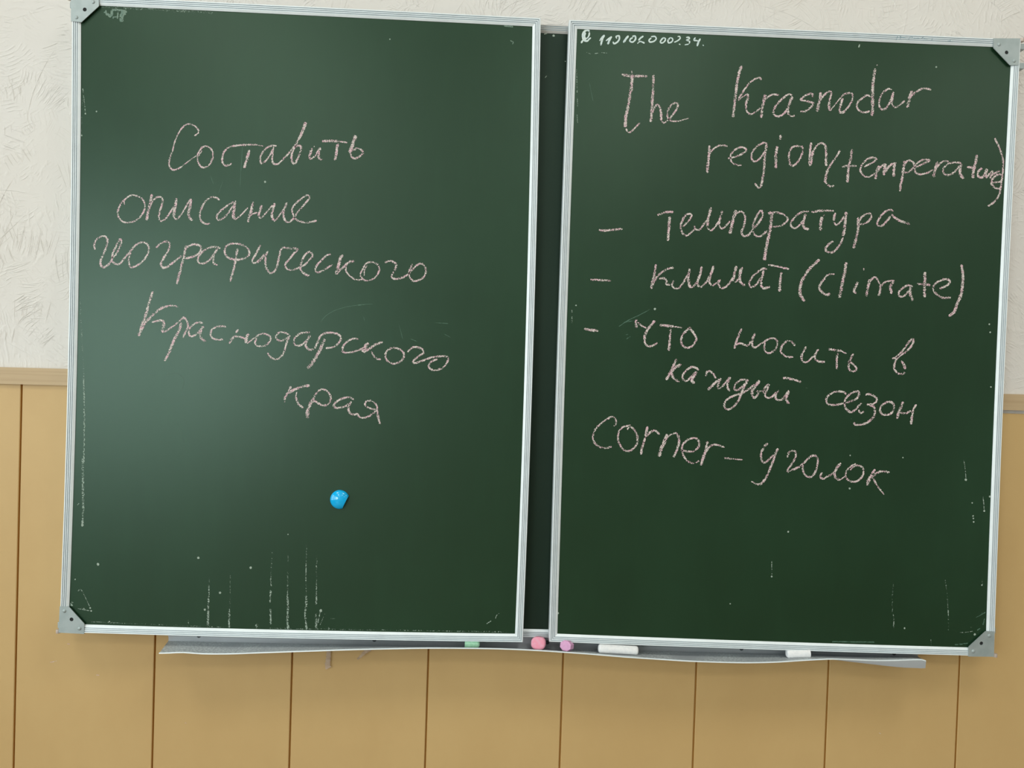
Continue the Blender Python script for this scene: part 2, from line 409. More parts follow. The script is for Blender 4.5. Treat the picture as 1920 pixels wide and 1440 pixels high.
# corner plates with a hole and two rivets
def bracket(side, poly, hole, rivets, curl=None):
    Y = -0.0042; bm = bmesh.new()
    P = [ray(x, y, Y) for x, y in poly]
    hc = ray(*hole, Y); r = 0.0030; K = 16
    ringf = [bm.verts.new(hc + Vector((r * math.cos(2 * math.pi * i / K), 0, r * math.sin(2 * math.pi * i / K)))) for i in range(K)]
    outer = [bm.verts.new(p) for p in P]
    eo = [bm.edges.new((outer[i], outer[(i + 1) % len(outer)])) for i in range(len(outer))]
    eh = [bm.edges.new((ringf[i], ringf[(i + 1) % K])) for i in range(K)]
    bmesh.ops.triangle_fill(bm, use_beauty=True, use_dissolve=False, edges=eo + eh)
    for f in [f for f in bm.faces if all(v in ringf for v in f.verts)]: bm.faces.remove(f)
    front = list(bm.faces)
    ret = bmesh.ops.extrude_face_region(bm, geom=front)
    bmesh.ops.translate(bm, verts=[v for v in ret['geom'] if isinstance(v, bmesh.types.BMVert)], vec=(0, 0.0011, 0))
    # return flange along the two outer sides of the wing
    for x0, y0_, x1, y1_ in (curl or []):
        a, b_ = ray(x0, y0_, Y), ray(x1, y1_, Y)
        v = [bm.verts.new(q) for q in (a, b_, b_ + Vector((0, 0.021, 0)), a + Vector((0, 0.021, 0)))]
        bm.faces.new(v)
    bmesh.ops.recalc_face_normals(bm, faces=bm.faces)
    for x, y in rivets:
        c = ray(x, y, Y)
        ret = bmesh.ops.create_uvsphere(bm, u_segments=14, v_segments=7, radius=0.0029)
        for v in ret['verts']:
            v.co = c + Vector((v.co.x, v.co.y * 0.55, v.co.z))
    # dark bottom of the hole
    k0 = len(bm.faces)
    ret = bmesh.ops.create_circle(bm, cap_ends=True, segments=16, radius=r * 1.02)
    for v in ret['verts']: v.co = hc + Vector((v.co.x, 0.0009, v.co.y))
    bm.faces.ensure_lookup_table()
    for f in bm.faces[k0:]: f.material_index = 1
    o = bpart('corner_bracket', bm, [M_ZINC, M_DARK], wings[side])
    return o
bracket('left', [(133, -7), (133, 39.5), (152.7, 41.6), (185.3, 11.5), (185.3, -5)], (158.9, 17.9), [(143.2, 32.5), (174.5, 3.6)], [(133, -7, 133, 39.5), (133, -7, 185.3, -5)])
bracket('left', [(111.9, 1137), (109.7, 1186.3), (157.5, 1188.6), (157.8, 1169.3), (129, 1137.6)], (134.1, 1161.4), [(120.6, 1145.7), (149, 1178.6)], [(111.9, 1137, 109.7, 1186.3), (109.7, 1186.3, 157.5, 1188.6)])
bracket('right', [(1862.5, 71.7), (1863, 90), (1893.3, 122), (1910.5, 122), (1913, 71.9)], (1887.5, 98.3), [(1873.3, 83.3), (1901.7, 114)], [(1862.5, 71.7, 1913, 71.9), (1913, 71.9, 1910.5, 122)])
bracket('right', [(1847.8, 1183.7), (1816.5, 1212.5), (1815.7, 1231), (1863.7, 1231.5), (1864.6, 1184)], (1840.2, 1206.3), [(1855, 1192), (1824.9, 1221.3)], [(1815.7, 1231, 1863.7, 1231.5), (1863.7, 1231.5, 1864.6, 1184)])
# hinge pins on the outer corners, knuckles on the hinge line
def cyl(bm, c, r, h, axis='z', seg=16, r2=None):
    ret = bmesh.ops.create_cone(bm, cap_ends=True, segments=seg, radius1=r, radius2=r if r2 is None else r2, depth=h)
    for v in ret['verts']:
        if axis == 'x': v.co = Vector((v.co.z, v.co.y, v.co.x))
        elif axis == 'y': v.co = Vector((v.co.x, v.co.z, v.co.y))
        v.co += Vector(c)
    return ret['verts']
for px, py in ((1865.5, 1228.5), (109.5, 1183.5), (1915.5, 75.5), (131, -3)):
    c = ray(px, py, 0.004); bm = bmesh.new(); cyl(bm, c, 0.0036, 0.006); bevel(bm, 0.001)
    o = bpart('hinge_pin', bm, M_PIN, wings['left' if px < 900 else 'right']); smooth(o)
for px, py in ((1913, 90), (1911.5, 126)):
    c = ray(px, py, 0.019); bm = bmesh.new(); box(bm, c.x - 0.012, c.x + 0.004, 0.013, 0.026, c.z - 0.005, c.z + 0.005); bevel(bm, 0.0012)
    bpart('hinge_knuckle', bm, M_ZINC, board)
for px, py in ((131.0, 12), (108, 1170), (1866, 1180)):
    c = ray(px, py, 0.019); s = 1 if px < 900 else -1; bm = bmesh.new(); box(bm, c.x + (0.003 if s > 0 else -0.013), c.x + (0.013 if s > 0 else -0.003), 0.013, 0.026, c.z - 0.005, c.z + 0.005); bevel(bm, 0.0012)
    bpart('hinge_knuckle', bm, M_ZINC, board)

# ------------------------------------------------------------------ handwriting
RNG = random.Random(7)
def catmull(P, step=1.3):
    P = [np.array(p, float) for p in P]
    if len(P) == 2: P = [P[0], (P[0] + P[1]) / 2, P[1]]
    Q = [2 * P[0] - P[1]] + P + [2 * P[-1] - P[-2]]; out = []
    for i in range(1, len(Q) - 2):
        a, b, c, d = Q[i - 1:i + 3]; n = max(2, int(np.linalg.norm(c - b) / step))
        for k in range(n):
            t = k / n
            out.append(0.5 * ((2 * b) + (c - a) * t + (2 * a - 5 * b + 4 * c - d) * t * t + (3 * b - a - 3 * c + d) * t ** 3))
    out.append(Q[-2]); return out
LAYER = [0]
def ribbon(bm, uvl, pts, w, Y):
    """one chalk stroke: a ragged flat ribbon lying on the enamel"""
    C = catmull(pts); n = len(C); vs = []; off = 0
    LAYER[0] += 1; y = Y - 0.00012 - (LAYER[0] % 40) * 0.000004
    jl = jr = 0.0
    for i, p in enumerate(C):
        a, b = C[max(0, i - 1)], C[min(n - 1, i + 1)]; t = b - a; L = np.linalg.norm(t) or 1; t = t / L; nn = np.array([-t[1], t[0]])
        k = 1.0
        if i == 0 or i == n - 1: k = 0.55
        elif i == 1 or i == n - 2: k = 0.9
        jl = jl * 0.6 + RNG.uniform(-0.16, 0.16); jr = jr * 0.6 + RNG.uniform(-0.16, 0.16)
        hl = w * 0.47 * k * (1 + jl); hr = w * 0.47 * k * (1 + jr)
        q0, q1 = p + nn * hl, p - nn * hr
        vs.append((bm.verts.new(ray(q0[0], q0[1], y)), bm.verts.new(ray(q1[0], q1[1], y)), i * 1.3))
    for i in range(n - 1):
        a, b, c, d = vs[i][0], vs[i][1], vs[i + 1][1], vs[i + 1][0]
        f = bm.faces.new((a, b, c, d))
        for lp, uv in zip(f.loops, ((vs[i][2], 1), (vs[i][2], -1), (vs[i + 1][2], -1), (vs[i + 1][2], 1))): lp[uvl].uv = uv
def dot(bm, uvl, c, r, Y, sq=1.0):
    LAYER[0] += 1; y = Y - 0.00012 - (LAYER[0] % 40) * 0.000004
    o = bm.verts.new(ray(c[0], c[1], y)); ring = []
    for k in range(10):
        a = k * math.pi / 5; rr = r * RNG.uniform(0.8, 1.15)
        ring.append(bm.verts.new(ray(c[0] + rr * math.cos(a), c[1] + rr * sq * math.sin(a), y)))
    for k in range(10):
        f = bm.faces.new((o, ring[k], ring[(k + 1) % 10]))
        for lp, uv in zip(f.loops, ((0, 0), (0, .8), (0, .8))): lp[uvl].uv = uv
def parse(s, crop):
    ox, oy, sc = crop; out = []
    for part in s.split(';'):
        part = part.strip()
        if not part: continue
        w, rest = part.split(':'); pts = [tuple(float(a) for a in q.split(',')) for q in rest.split()]
        out.append((float(w), [(ox + x / sc, oy + y / sc) for x, y in pts]))
    return out
def marks(name, side, label, groups, material, Y=0.0, parent=None):
    bm = bmesh.new(); uvl = bm.loops.layers.uv.new('UVMap')
    for s, crop in groups:
        for w, pts in parse(s, crop):
            if len(pts) == 1: dot(bm, uvl, pts[0], w, Y)
            else: ribbon(bm, uvl, pts, w, Y)
    for f in bm.faces:
        f.normal_update()
        if f.normal.y > 0: f.normal_flip()
    o = bpart(name, bm, material, parent or wings[side], label)
    if name in ('paint_chips', 'washed_mark', 'dried_drips', 'paint_spots', 'fine_scratches', 'ink_scribble'): o['kind'] = 'stuff'
    return o
A = (290, 210, 4.571); B = (200, 340, 4.571); C_ = (160, 430, 5.647); D = (480, 430, 5.647); E_ = (240, 530, 6.0); F_ = (540, 560, 6.0); G = (510, 690, 8.348)
H = (1140, 110, 6.4); I = (1420, 110, 5.647); J = (1300, 240, 6.857); K = (1560, 240, 5.647); L = (1100, 370, 5.647); M_ = (1420, 370, 6.4); N_ = (1090, 480, 4.8)
O = (1480, 480, 5.486); P = (1070, 570, 6.4); Q = (1360, 590, 5.189); R = (1230, 660, 6.4); S = (1500, 710, 8.0); T = (1100, 770, 6.4); U = (1400, 800, 6.4); V = (1070, 45, 7.111)
PX = (0, 0, 1.0)
marks('chalk_word', 'left', 'pink chalk word "Составить"', [("""
3.4: 340,205 378,172 350,125 290,103 240,130 200,190 175,250 150,340 128,400 122,450 140,485 175,497 230,470 ; 2.4: 230,470 300,415 355,375 ;
3.8: 430,290 395,315 370,365 368,410 385,455 420,478 465,455 495,400 498,345 470,303 430,290 ; 2.4: 405,330 375,380 ;
4.0: 870,280 780,282 700,288 640,300 600,335 580,385 582,430 605,458 635,455 660,440 ; 2.4: 870,280 930,292 ; 5.5: 812,325 800,370 785,420 768,480 ;
3.8: 1045,290 1000,290 950,315 915,365 903,410 915,440 950,420 985,370 1020,310 ; 3.8: 1020,300 1012,350 1008,410 1020,442 1055,445 1090,415 1140,365 1180,320 ;
4.2: 1180,320 1230,240 1260,170 1290,85 ; 4.4: 1300,90 1260,190 1220,260 1185,330 1172,390 1180,430 1200,440 1225,400 1250,340 1255,300 1235,285 1200,300 ;
5: 1350,310 1335,350 1325,400 ; 4: 1330,408 1365,385 1400,335 1420,305 ; 5.5: 1420,305 1405,350 1410,395 1440,410 ; 2: 1370,292 1365,300 ;
5: 1435,250 1500,248 1570,252 ; 3.4: 1570,252 1650,262 ; 5.5: 1570,270 1560,330 1545,415 ; 7: 1720,200 1705,250 1685,310 1670,350 ; 4: 1675,350 1690,385 1720,398 1755,380 1785,350 1770,325 1735,310 1700,330""", A)], M_CHALK)
marks('chalk_word', 'left', 'pink chalk word "описание"', [("""
3.2: 155,200 150,170 165,150 ; 3.5: 215,115 165,145 120,195 95,260 110,320 150,350 200,350 260,330 305,280 328,220 315,165 275,130 215,115 ;
5.5: 390,110 375,180 355,260 340,335 ; 3.6: 360,250 395,170 435,135 475,140 ; 4.4: 475,140 480,180 460,240 445,300 ; 3.6: 445,300 460,340 500,325 540,270 590,200 ;
5.4: 598,145 590,200 580,260 575,310 ; 3.4: 575,310 600,325 640,280 690,200 720,150 ; 6: 722,150 718,200 705,260 710,310 735,335 ;
4: 968,160 935,138 885,140 840,180 810,240 800,300 815,345 850,365 885,362 ;
3.8: 1090,175 1040,205 980,250 945,295 955,330 1000,315 1050,260 1095,190 ; 6: 1100,165 1095,230 1085,290 1095,325 ; 3: 1100,330 1150,290 1210,225 ;
5: 1255,175 1245,220 1240,250 1220,300 1213,350 ; 3.2: 1215,320 1240,285 1290,265 ; 5: 1330,205 1315,250 1305,295 1325,315 ;
3.2: 1325,315 1370,265 1420,205 ; 5: 1438,185 1425,240 1415,300 1435,340 ; 3.2: 1435,345 1475,300 1520,235 ; 4.5: 1545,180 1525,230 1515,290 1530,335 1560,352 ;
3.8: 1560,352 1600,320 1640,260 1700,190 1738,140 1720,118 1680,140 1620,190 1590,240 1600,290 1630,330 1690,352 1745,348 1800,335""", B)], M_CHALK)
marks('chalk_word', 'left', 'pink chalk word "географического"', [("""
4.2: 103,215 93,170 115,115 165,78 210,75 232,110 228,170 205,235 175,300 160,345 170,390 195,400 240,375 285,320 ;
4: 285,310 290,260 320,190 365,105 380,140 355,210 320,270 285,310 290,345 330,370 375,355 420,300 470,240 ;
3.8: 470,240 530,170 590,140 645,150 675,195 665,250 630,310 580,360 520,395 480,400 460,350 465,290 485,230 ;
3.8: 750,195 790,155 850,130 890,145 890,200 860,260 ; 4.4: 860,260 825,310 800,365 820,405 860,400 920,360 980,310 1020,280 ;
5: 1068,170 1055,240 1035,320 1010,420 990,500 970,580 ; 4: 1060,220 1090,180 1150,160 1205,170 1225,200 1205,250 1150,285 1100,300 1060,310 ;
4: 1430,200 1390,188 1330,190 1270,215 1215,265 1190,320 1205,355 1250,360 1310,330 1350,280 1400,205 ; 4.5: 1395,215 1365,260 1355,320 1360,360 1400,378 ;
4: 1580,150 1530,155 1490,185 1475,240 1500,290 1550,315 1620,320 1690,305 1735,265 1730,220 1690,180 1630,155 1580,150 ; 4.6: 1612,205 1600,260 1590,330 1570,420 1550,490 1535,555 ;
4: 1855,165 1830,215 1795,280 1765,330 1775,355 1810,355 1860,320 1905,270""", C_), ("""
3.6: 0,350 50,310 100,255 ; 4: 125,230 105,290 100,350 110,410 140,455 170,462 205,430 230,360 245,290 255,260 ;
4.2: 255,270 258,220 290,195 350,200 440,210 400,255 350,320 310,370 320,410 375,432 430,415 475,395 ;
4: 475,395 520,370 570,320 600,280 580,245 550,245 510,285 480,350 470,410 490,455 ; 5: 490,455 530,480 565,490 ;
4: 795,262 750,275 690,330 645,380 628,430 655,455 710,435 760,405 810,375 ;
6: 925,275 895,300 880,360 865,420 845,475 ; 5: 1040,335 980,350 930,395 885,435 855,475 ; 3.6: 955,395 950,430 975,475 1020,515 1075,535 1130,530 ;
3.7: 1155,370 1190,350 1240,350 1290,375 1305,420 1285,480 1240,525 1180,545 1130,525 1105,480 1125,430 1155,370 ; 2.3: 1175,385 1150,430 1145,490 ;
4: 1365,352 1410,335 1465,345 ; 5: 1465,345 1485,380 1465,440 ; 4: 1465,440 1435,490 1450,520 1500,525 1550,510 1605,480 ;
3.9: 1605,480 1645,440 1690,390 1740,362 1780,385 1800,440 1780,500 1730,535 1665,545 1625,500 1625,440 1655,365""", D)], M_CHALK)
marks('chalk_word', 'left', 'pink chalk word "Краснодарского"', [("""
5: 278,95 255,170 230,250 205,350 180,420 150,500 120,600 ; 5: 120,600 160,510 220,420 300,345 380,285 450,260 ; 3: 450,260 510,258 565,275 ;
4: 270,450 310,435 370,425 410,440 ; 6: 405,440 395,490 390,540 405,555 ; 3.6: 405,558 450,530 520,480 580,430 620,400 ; 5.5: 600,450 575,540 520,640 480,740 440,830 410,880 ; 4.2: 600,410 630,395 660,430 675,490 650,550 620,620 ;
4: 845,450 790,448 730,475 690,520 685,570 710,605 750,590 800,550 850,490 ; 4.8: 850,490 825,530 810,590 830,635 880,655 ;
4: 1105,500 1060,488 990,500 940,535 930,580 950,625 1000,640 1070,640 ;
4.4: 1240,525 1215,565 ; 4.4: 1195,600 1165,640 1140,685 ; 4: 1150,640 1200,605 1260,610 1330,635 ; 6: 1355,570 1335,620 1325,680 ; 3: 1340,685 1390,645 1440,610 ;
3.8: 1440,610 1490,580 1550,578 1600,605 1605,650 1570,690 1510,715 1450,705 1430,670 1450,620 ;
4: 1815,590 1760,560 1700,560 1665,600 1680,640 1720,655 1770,635 1825,595 ; 4: 1815,600 1790,660 1770,730 1745,800 1700,850 1650,860 1600,835 1570,790""", E_), ("""
4: 245,380 200,378 130,395 80,440 68,490 90,525 140,525 190,490 240,430 ; 4.5: 250,410 215,470 200,530 240,575 290,570 ;
6.5: 415,455 380,530 340,620 290,700 220,790 ; 4.2: 300,560 330,500 365,420 430,385 510,385 570,405 595,450 560,510 500,545 425,560 ;
4: 790,455 740,450 670,480 620,540 612,590 650,608 720,600 800,575 860,545 ;
7: 900,495 870,540 840,600 ; 5: 1065,485 980,520 920,560 850,605 ; 3.8: 935,595 960,635 1000,675 1045,685 ;
4: 1165,555 1120,580 1095,625 1105,680 1150,720 1200,730 1260,710 1300,660 1300,610 1260,570 1205,555 1165,555 ;
4: 1345,600 1390,555 1450,545 1510,570 1525,610 1480,640 1430,680 1405,710 1430,725 1490,705 1560,680 ;
4: 1560,680 1620,660 1690,650 1760,645 1800,665 1790,720 1740,775 1670,805 1610,795 1585,760 1600,720 1640,695 1680,680""", F_)], M_CHALK)
marks('chalk_word', 'left', 'pink chalk word "края"', [("""
4.5: 295,285 260,370 ; 5: 260,370 215,450 195,500 ; 2.5: 200,520 195,535 ; 5: 240,400 320,350 420,310 500,285 590,275 ; 2.8: 390,375 370,450 ; 4.4: 370,450 385,500 420,570 490,625 ;
7: 660,470 600,560 565,660 550,780 ; 3.8: 650,470 690,400 740,350 800,335 870,370 915,440 910,520 860,580 ; 4.6: 860,580 790,580 720,550 660,510 ;
4.2: 1280,495 1220,460 1140,465 1050,500 985,550 970,600 1000,625 1080,615 1170,590 1240,530 ; 4: 1245,520 1205,590 1200,660 1230,710 1290,730 1335,720 1370,765 1430,780 1500,760 1570,720 1620,670 ;
3.8: 1620,650 1560,640 1490,610 1455,570 1475,525 1540,512 1600,540 1645,600 1640,650 ; 5: 1640,650 1655,740 1675,820 1690,880""", G)], M_CHALK)
marks('chalk_word', 'right', 'pink chalk word "The"', [("""
5: 165,190 240,205 320,210 470,210 ; 2: 285,145 288,175 ; 6: 290,190 290,240 280,350 255,500 230,620 210,730 210,820 ; 3.6: 215,840 240,875 270,880 320,835 385,765 ;
5.2: 545,190 545,300 535,450 525,600 515,760 ; 3.8: 530,650 560,580 600,555 630,600 ; 5.4: 630,600 640,680 635,740 ; 3.6: 640,745 675,770 720,735 ;
3.7: 720,735 780,670 825,600 840,555 820,530 775,545 730,600 710,670 725,725 770,750 830,752 ; 2.6: 830,752 900,735 970,715""", H)], M_CHALK)
marks('chalk_word', 'right', 'pink chalk word "Krasnodar"', [("""
5.6: 1605,85 1575,170 1550,280 1535,400 1520,530 1500,700 ; 3.8: 1840,255 1820,230 1760,245 1700,290 1645,360 1600,430 1560,490 ; 4: 1560,500 1610,460 1680,425 ; 5: 1680,425 1680,470 1660,530 1655,590 ; 3.8: 1655,590 1670,640 1710,665 1770,640 1830,590 ;
6: 1890,430 1865,530 1850,620 1840,710""", H), ("""
3.8: 60,450 100,415 150,385 200,380 230,388 ;
4: 370,390 330,378 270,420 210,480 175,540 175,590 220,612 270,590 310,540 350,450 ; 5.8: 370,400 345,470 320,540 330,590 ; 3.6: 330,590 365,610 395,600 ;
4.2: 585,405 580,370 530,380 480,410 460,435 510,450 570,460 595,470 560,520 510,555 455,560 ;
6: 672,355 665,430 645,500 630,560 ; 4: 655,450 700,395 750,350 790,350 ; 5: 790,360 770,430 760,500 765,550 ; 2.4: 770,555 820,490 890,405 ;
3.8: 890,400 940,370 990,365 1010,385 1005,440 970,500 930,550 ; 5: 930,550 895,572 870,550 885,490 905,420 ;
4: 1200,400 1160,388 1110,420 1065,460 1055,510 1080,550 1130,568 1190,555 ; 6: 1250,105 1235,180 1225,280 1220,400 1222,500 1215,605 ; 1.8: 1270,60 1265,75 ;
4: 1425,330 1390,322 1340,350 1305,400 1290,460 1295,510 1330,540 1375,510 1410,450 1435,380 ; 4.8: 1440,350 1430,420 1430,490 ; 3.6: 1430,490 1455,515 1500,495 1560,445 ;
6.4: 1635,340 1610,420 1590,520 ; 4.4: 1590,480 1620,410 1680,355 1740,320 1790,315 1840,330""", I)], M_CHALK)
marks('chalk_word', 'right', 'pink chalk word "region"', [("""
5.2: 207,225 205,320 195,420 185,500 178,580 ; 3.8: 215,330 250,280 310,235 370,222 440,235 ;
3.8: 445,390 500,380 580,355 660,310 680,275 640,250 580,255 520,295 480,350 485,420 520,460 570,475 620,478 ;
4: 950,200 910,190 850,215 790,265 750,330 750,390 780,430 830,415 880,360 930,290 ; 5: 940,210 925,320 915,430 905,550 890,660 870,750 ; 4: 870,755 845,770 820,750 790,710 ;
5.8: 1075,235 1065,330 1060,420 1065,515 ; 5: 1120,90 1118,150 ;
4: 1385,240 1330,232 1270,250 1235,320 1230,400 1245,470 1280,485 1330,450 1380,380 1410,290 1395,240 1385,240 ;
5: 1515,185 1500,300 1495,400 1500,490 ; 6: 1540,290 1520,400 1505,480 ; 4: 1550,290 1590,220 1650,195 1700,220 ; 4.8: 1700,220 1708,320 1705,420 1712,490""", J)], M_CHALK)
marks('chalk_word', 'right', 'pink chalk word "(temperature)" squeezed to the frame', [("""
4: 1890,285 1840,370 1780,450 1730,530 ; 5.5: 1730,530 1705,610 1695,680 1715,720 ; 3.8: 1720,725 1765,750 1810,740""", J), ("""
5.5: 212,225 200,320 180,400 170,480 165,575 ; 4.4: 105,410 170,400 260,402 ;
3.8: 340,410 400,380 450,350 470,325 430,312 370,335 320,385 300,440 320,490 370,520 420,505 470,470 ;
5.5: 500,400 475,450 460,540 ; 4.6: 470,470 520,410 570,380 ; 5: 570,380 555,430 550,500 ; 4.6: 560,470 610,400 680,365 ; 6: 665,380 655,430 650,515 ;
5.5: 770,350 755,440 745,520 730,600 720,670 ; 3.8: 760,400 800,345 850,355 870,390 850,430 800,470 760,470 ;
3.9: 870,420 920,400 980,370 1030,345 1000,332 940,345 890,390 875,440 900,485 960,488 1020,470 1065,440 ;
6: 1120,355 1095,430 1075,520 ; 3.8: 1100,430 1140,380 1190,350 1235,355 ;
3.8: 1375,375 1310,365 1240,375 1190,410 1175,460 1200,495 1260,490 1310,450 1350,400 ; 5.4: 1375,385 1355,440 1365,500 1395,535 ;
6: 1535,285 1520,360 1500,450 1490,530 ; 5: 1430,415 1500,420 ;
5: 1590,425 1550,460 1550,510 1590,520 1625,470 1640,430 ; 5.4: 1640,430 1625,490 1640,530 ; 4.4: 1640,520 1680,470 1700,460 1690,500 1665,530 ; 4: 1665,530 1720,480 1780,455 ;
4.4: 1790,490 1740,500 1700,540 1690,590 1720,630 1760,640 1800,630 ; 4: 1700,580 1760,572 1795,565 ; 4: 1790,490 1800,520 ;
4: 1720,105 1760,180 1790,260 1810,340 1812,430 1800,530 1785,640 1770,710 1720,780 1650,830""", K)], M_CHALK)
marks('chalk_dash', 'right', 'pink chalk dash before "температура"', [("5: 130,348 210,352 ; 4.2: 200,351 300,342 380,335", L)], M_CHALK)
marks('chalk_word', 'right', 'pink chalk word "температура"', [("""
4.5: 750,188 830,160 920,155 ; 5.4: 880,205 872,300 860,460 ;
4: 1020,310 1070,260 1110,200 1095,175 1050,190 1015,240 995,310 1010,370 1050,405 1090,385 1140,340 ;
3.8: 1140,300 1150,335 1190,345 1230,300 1275,240 ; 5.4: 1320,105 1300,170 1285,240 1275,310 ; 3.6: 1275,320 1315,352 1360,310 1400,250 ; 5: 1435,145 1415,220 1400,290 ; 3.6: 1400,300 1430,330 1470,305 1520,250 ;
6: 1580,135 1555,220 1535,300 1515,385 ; 4: 1545,250 1580,180 1630,150 1670,180 1680,240 ; 4.4: 1680,240 1665,310 1640,370 1665,410 1710,400 1750,350 ;
4: 1770,330 1820,270 1860,200 1855,145 1830,150 1790,220 1760,300 1765,370 1810,415 1860,400 1910,350""", L), ("""
6.5: 180,190 165,300 145,420 120,540 100,640 85,755 ; 6: 130,195 180,180 ; 4: 180,180 260,185 330,215 365,260 330,310 270,345 190,350 ;
4: 620,170 560,170 490,200 430,260 400,320 420,360 460,370 510,330 550,280 ; 5: 580,200 560,270 550,330 570,370 620,385 ;
5: 650,180 720,165 800,158 ; 3.4: 800,158 920,162 ; 6: 775,235 760,310 760,400 ; 2: 805,210 790,225 ;
5: 938,185 925,230 915,280 ; 3.8: 915,290 950,330 1000,290 1040,230 ; 6: 1065,175 1055,270 1050,370 1030,470 ; 4.4: 1030,480 990,570 930,640 880,665 830,645 820,610 860,560 910,525 ;
5: 1205,240 1210,310 1205,400 1185,500 ; 6: 1185,500 1155,610 ; 4: 1215,310 1250,240 1310,200 1360,195 1365,240 1330,290 1270,320 1215,320 ;
4.2: 1630,170 1590,150 1530,175 1470,240 1440,300 1450,340 1490,345 1550,290 1600,225 ; 4.8: 1610,200 1650,245 1720,285 1830,320""", M_)], M_CHALK)
marks('chalk_dash', 'right', 'pink chalk dash before "климат"', [("4.8: 82,210 150,215 ; 4: 140,215 265,222", N_)], M_CHALK)
marks('chalk_word', 'right', 'pink chalk word "климат"', [("""
4.8: 670,75 658,160 640,230 630,295 ; 4.2: 630,295 665,210 720,150 780,115 830,105 ; 4.2: 700,205 745,200 765,225 765,255 800,260 ;
3.8: 830,220 815,260 840,292 880,285 920,235 965,160 ; 5.4: 975,115 965,190 970,260 985,285 ;
3.6: 985,290 1030,250 1065,180 ; 5: 1085,95 1065,170 1045,240 1060,280 ; 3.6: 1070,285 1120,240 1160,170 ;
5: 1192,90 1165,170 1150,230 1170,265 ; 3.6: 1180,270 1220,240 1250,210 ; 4: 1250,215 1235,260 1265,290 1310,270 1350,220 1385,150 ; 5: 1395,90 1378,160 1365,225 ; 4: 1385,240 1420,190 1450,100 ; 5.4: 1440,110 1425,180 1435,240 1475,265 ;
4: 1670,120 1640,112 1580,150 1530,200 1510,250 1530,280 1575,255 1620,190 ; 5: 1640,130 1625,200 1620,260 1645,292 1700,278 ;
4.2: 1680,78 1760,92 1870,118 ; 5.5: 1800,145 1790,230 1785,320""", N_)], M_CHALK)
marks('chalk_word', 'right', 'pink chalk word "(climate)"', [("""
6: 310,35 230,110 160,200 120,290 110,380 155,465 ; 4: 465,182 410,190 370,215 ; 5: 370,220 325,280 310,330 340,375 385,400 420,385 ;
6: 585,65 570,160 545,280 515,430 ; 5: 705,265 680,320 665,360 690,385 ; 5: 760,135 772,136 ;
5.5: 825,240 810,320 790,415 ; 4.2: 815,270 870,220 900,230 930,290 ; 5: 940,290 935,360 915,410 ; 4: 945,310 990,265 1080,252 ; 5.8: 1070,260 1040,320 1050,390 ;
4: 1270,315 1220,302 1160,335 1125,380 1135,415 1180,410 1230,360 ; 6: 1245,320 1245,390 1270,460 ;
6: 1395,165 1395,260 1392,350 1390,425 ; 4.4: 1315,285 1380,292 1450,300 ;
4.4: 1545,335 1600,315 1650,275 1640,245 1590,240 1520,270 1480,320 1490,370 1540,410 1590,430 1660,425 ;
6: 1770,85 1785,180 1785,280 1765,400 1730,490 1690,580 1640,618""", O)], M_CHALK)
marks('chalk_dash', 'right', 'pink chalk dash before "что"', [("5.2: 160,298 230,310 330,325", P)], M_CHALK)
marks('chalk_word', 'right', 'pink chalk word "что"', [("""
4.8: 795,285 780,225 795,185 ; 3.4: 800,220 850,260 910,290 ; 5.2: 1010,200 960,260 920,310 890,380 885,430 ; 4.2: 885,430 900,480 940,508 990,495 1040,465 ;
5.5: 1070,255 1150,260 1240,270 ; 3.2: 1240,270 1335,285 ; 4.6: 1200,300 1190,400 1185,480 1178,560 ;
4.4: 1440,280 1390,320 1345,370 1325,440 1345,500 1400,525 1460,500 1500,450 1505,400 1460,330 1425,285""", P)], M_CHALK)
marks('chalk_word', 'right', 'pink chalk word "носить"', [("""
4.6: 158,135 130,200 105,270 88,330 ; 4: 100,290 150,280 215,300 250,255 ; 4.6: 290,180 265,240 265,300 285,325 ; 3.8: 285,325 330,295 375,265 ;
4: 375,265 430,235 480,232 505,260 495,320 460,360 410,372 380,330 385,270 ; 4.2: 680,305 650,265 610,255 565,285 540,340 555,380 600,410 660,412 ;
4.6: 785,310 760,360 740,410 745,445 ; 3.8: 745,450 785,462 830,430 880,380 ; 4.6: 905,335 875,385 875,430 910,455 970,460 ;
4.6: 1000,335 1080,345 1130,355 ; 3: 1130,355 1180,378 ; 5: 1090,370 1085,440 1088,530 ; 4.2: 1245,380 1220,430 1200,490 1205,535 1235,552 1275,540 1270,510 1235,475 1195,455""", Q)], M_CHALK)
marks('chalk_word', 'right', 'pink chalk word "в"', [("""
4.4: 1620,432 1680,400 1740,330 1790,260 1828,240 1820,290 1770,350 1690,405 1655,450 1645,520 1670,565 1720,578 1750,560 ; 5: 1750,530 1735,480 1710,450""", Q)], M_CHALK)
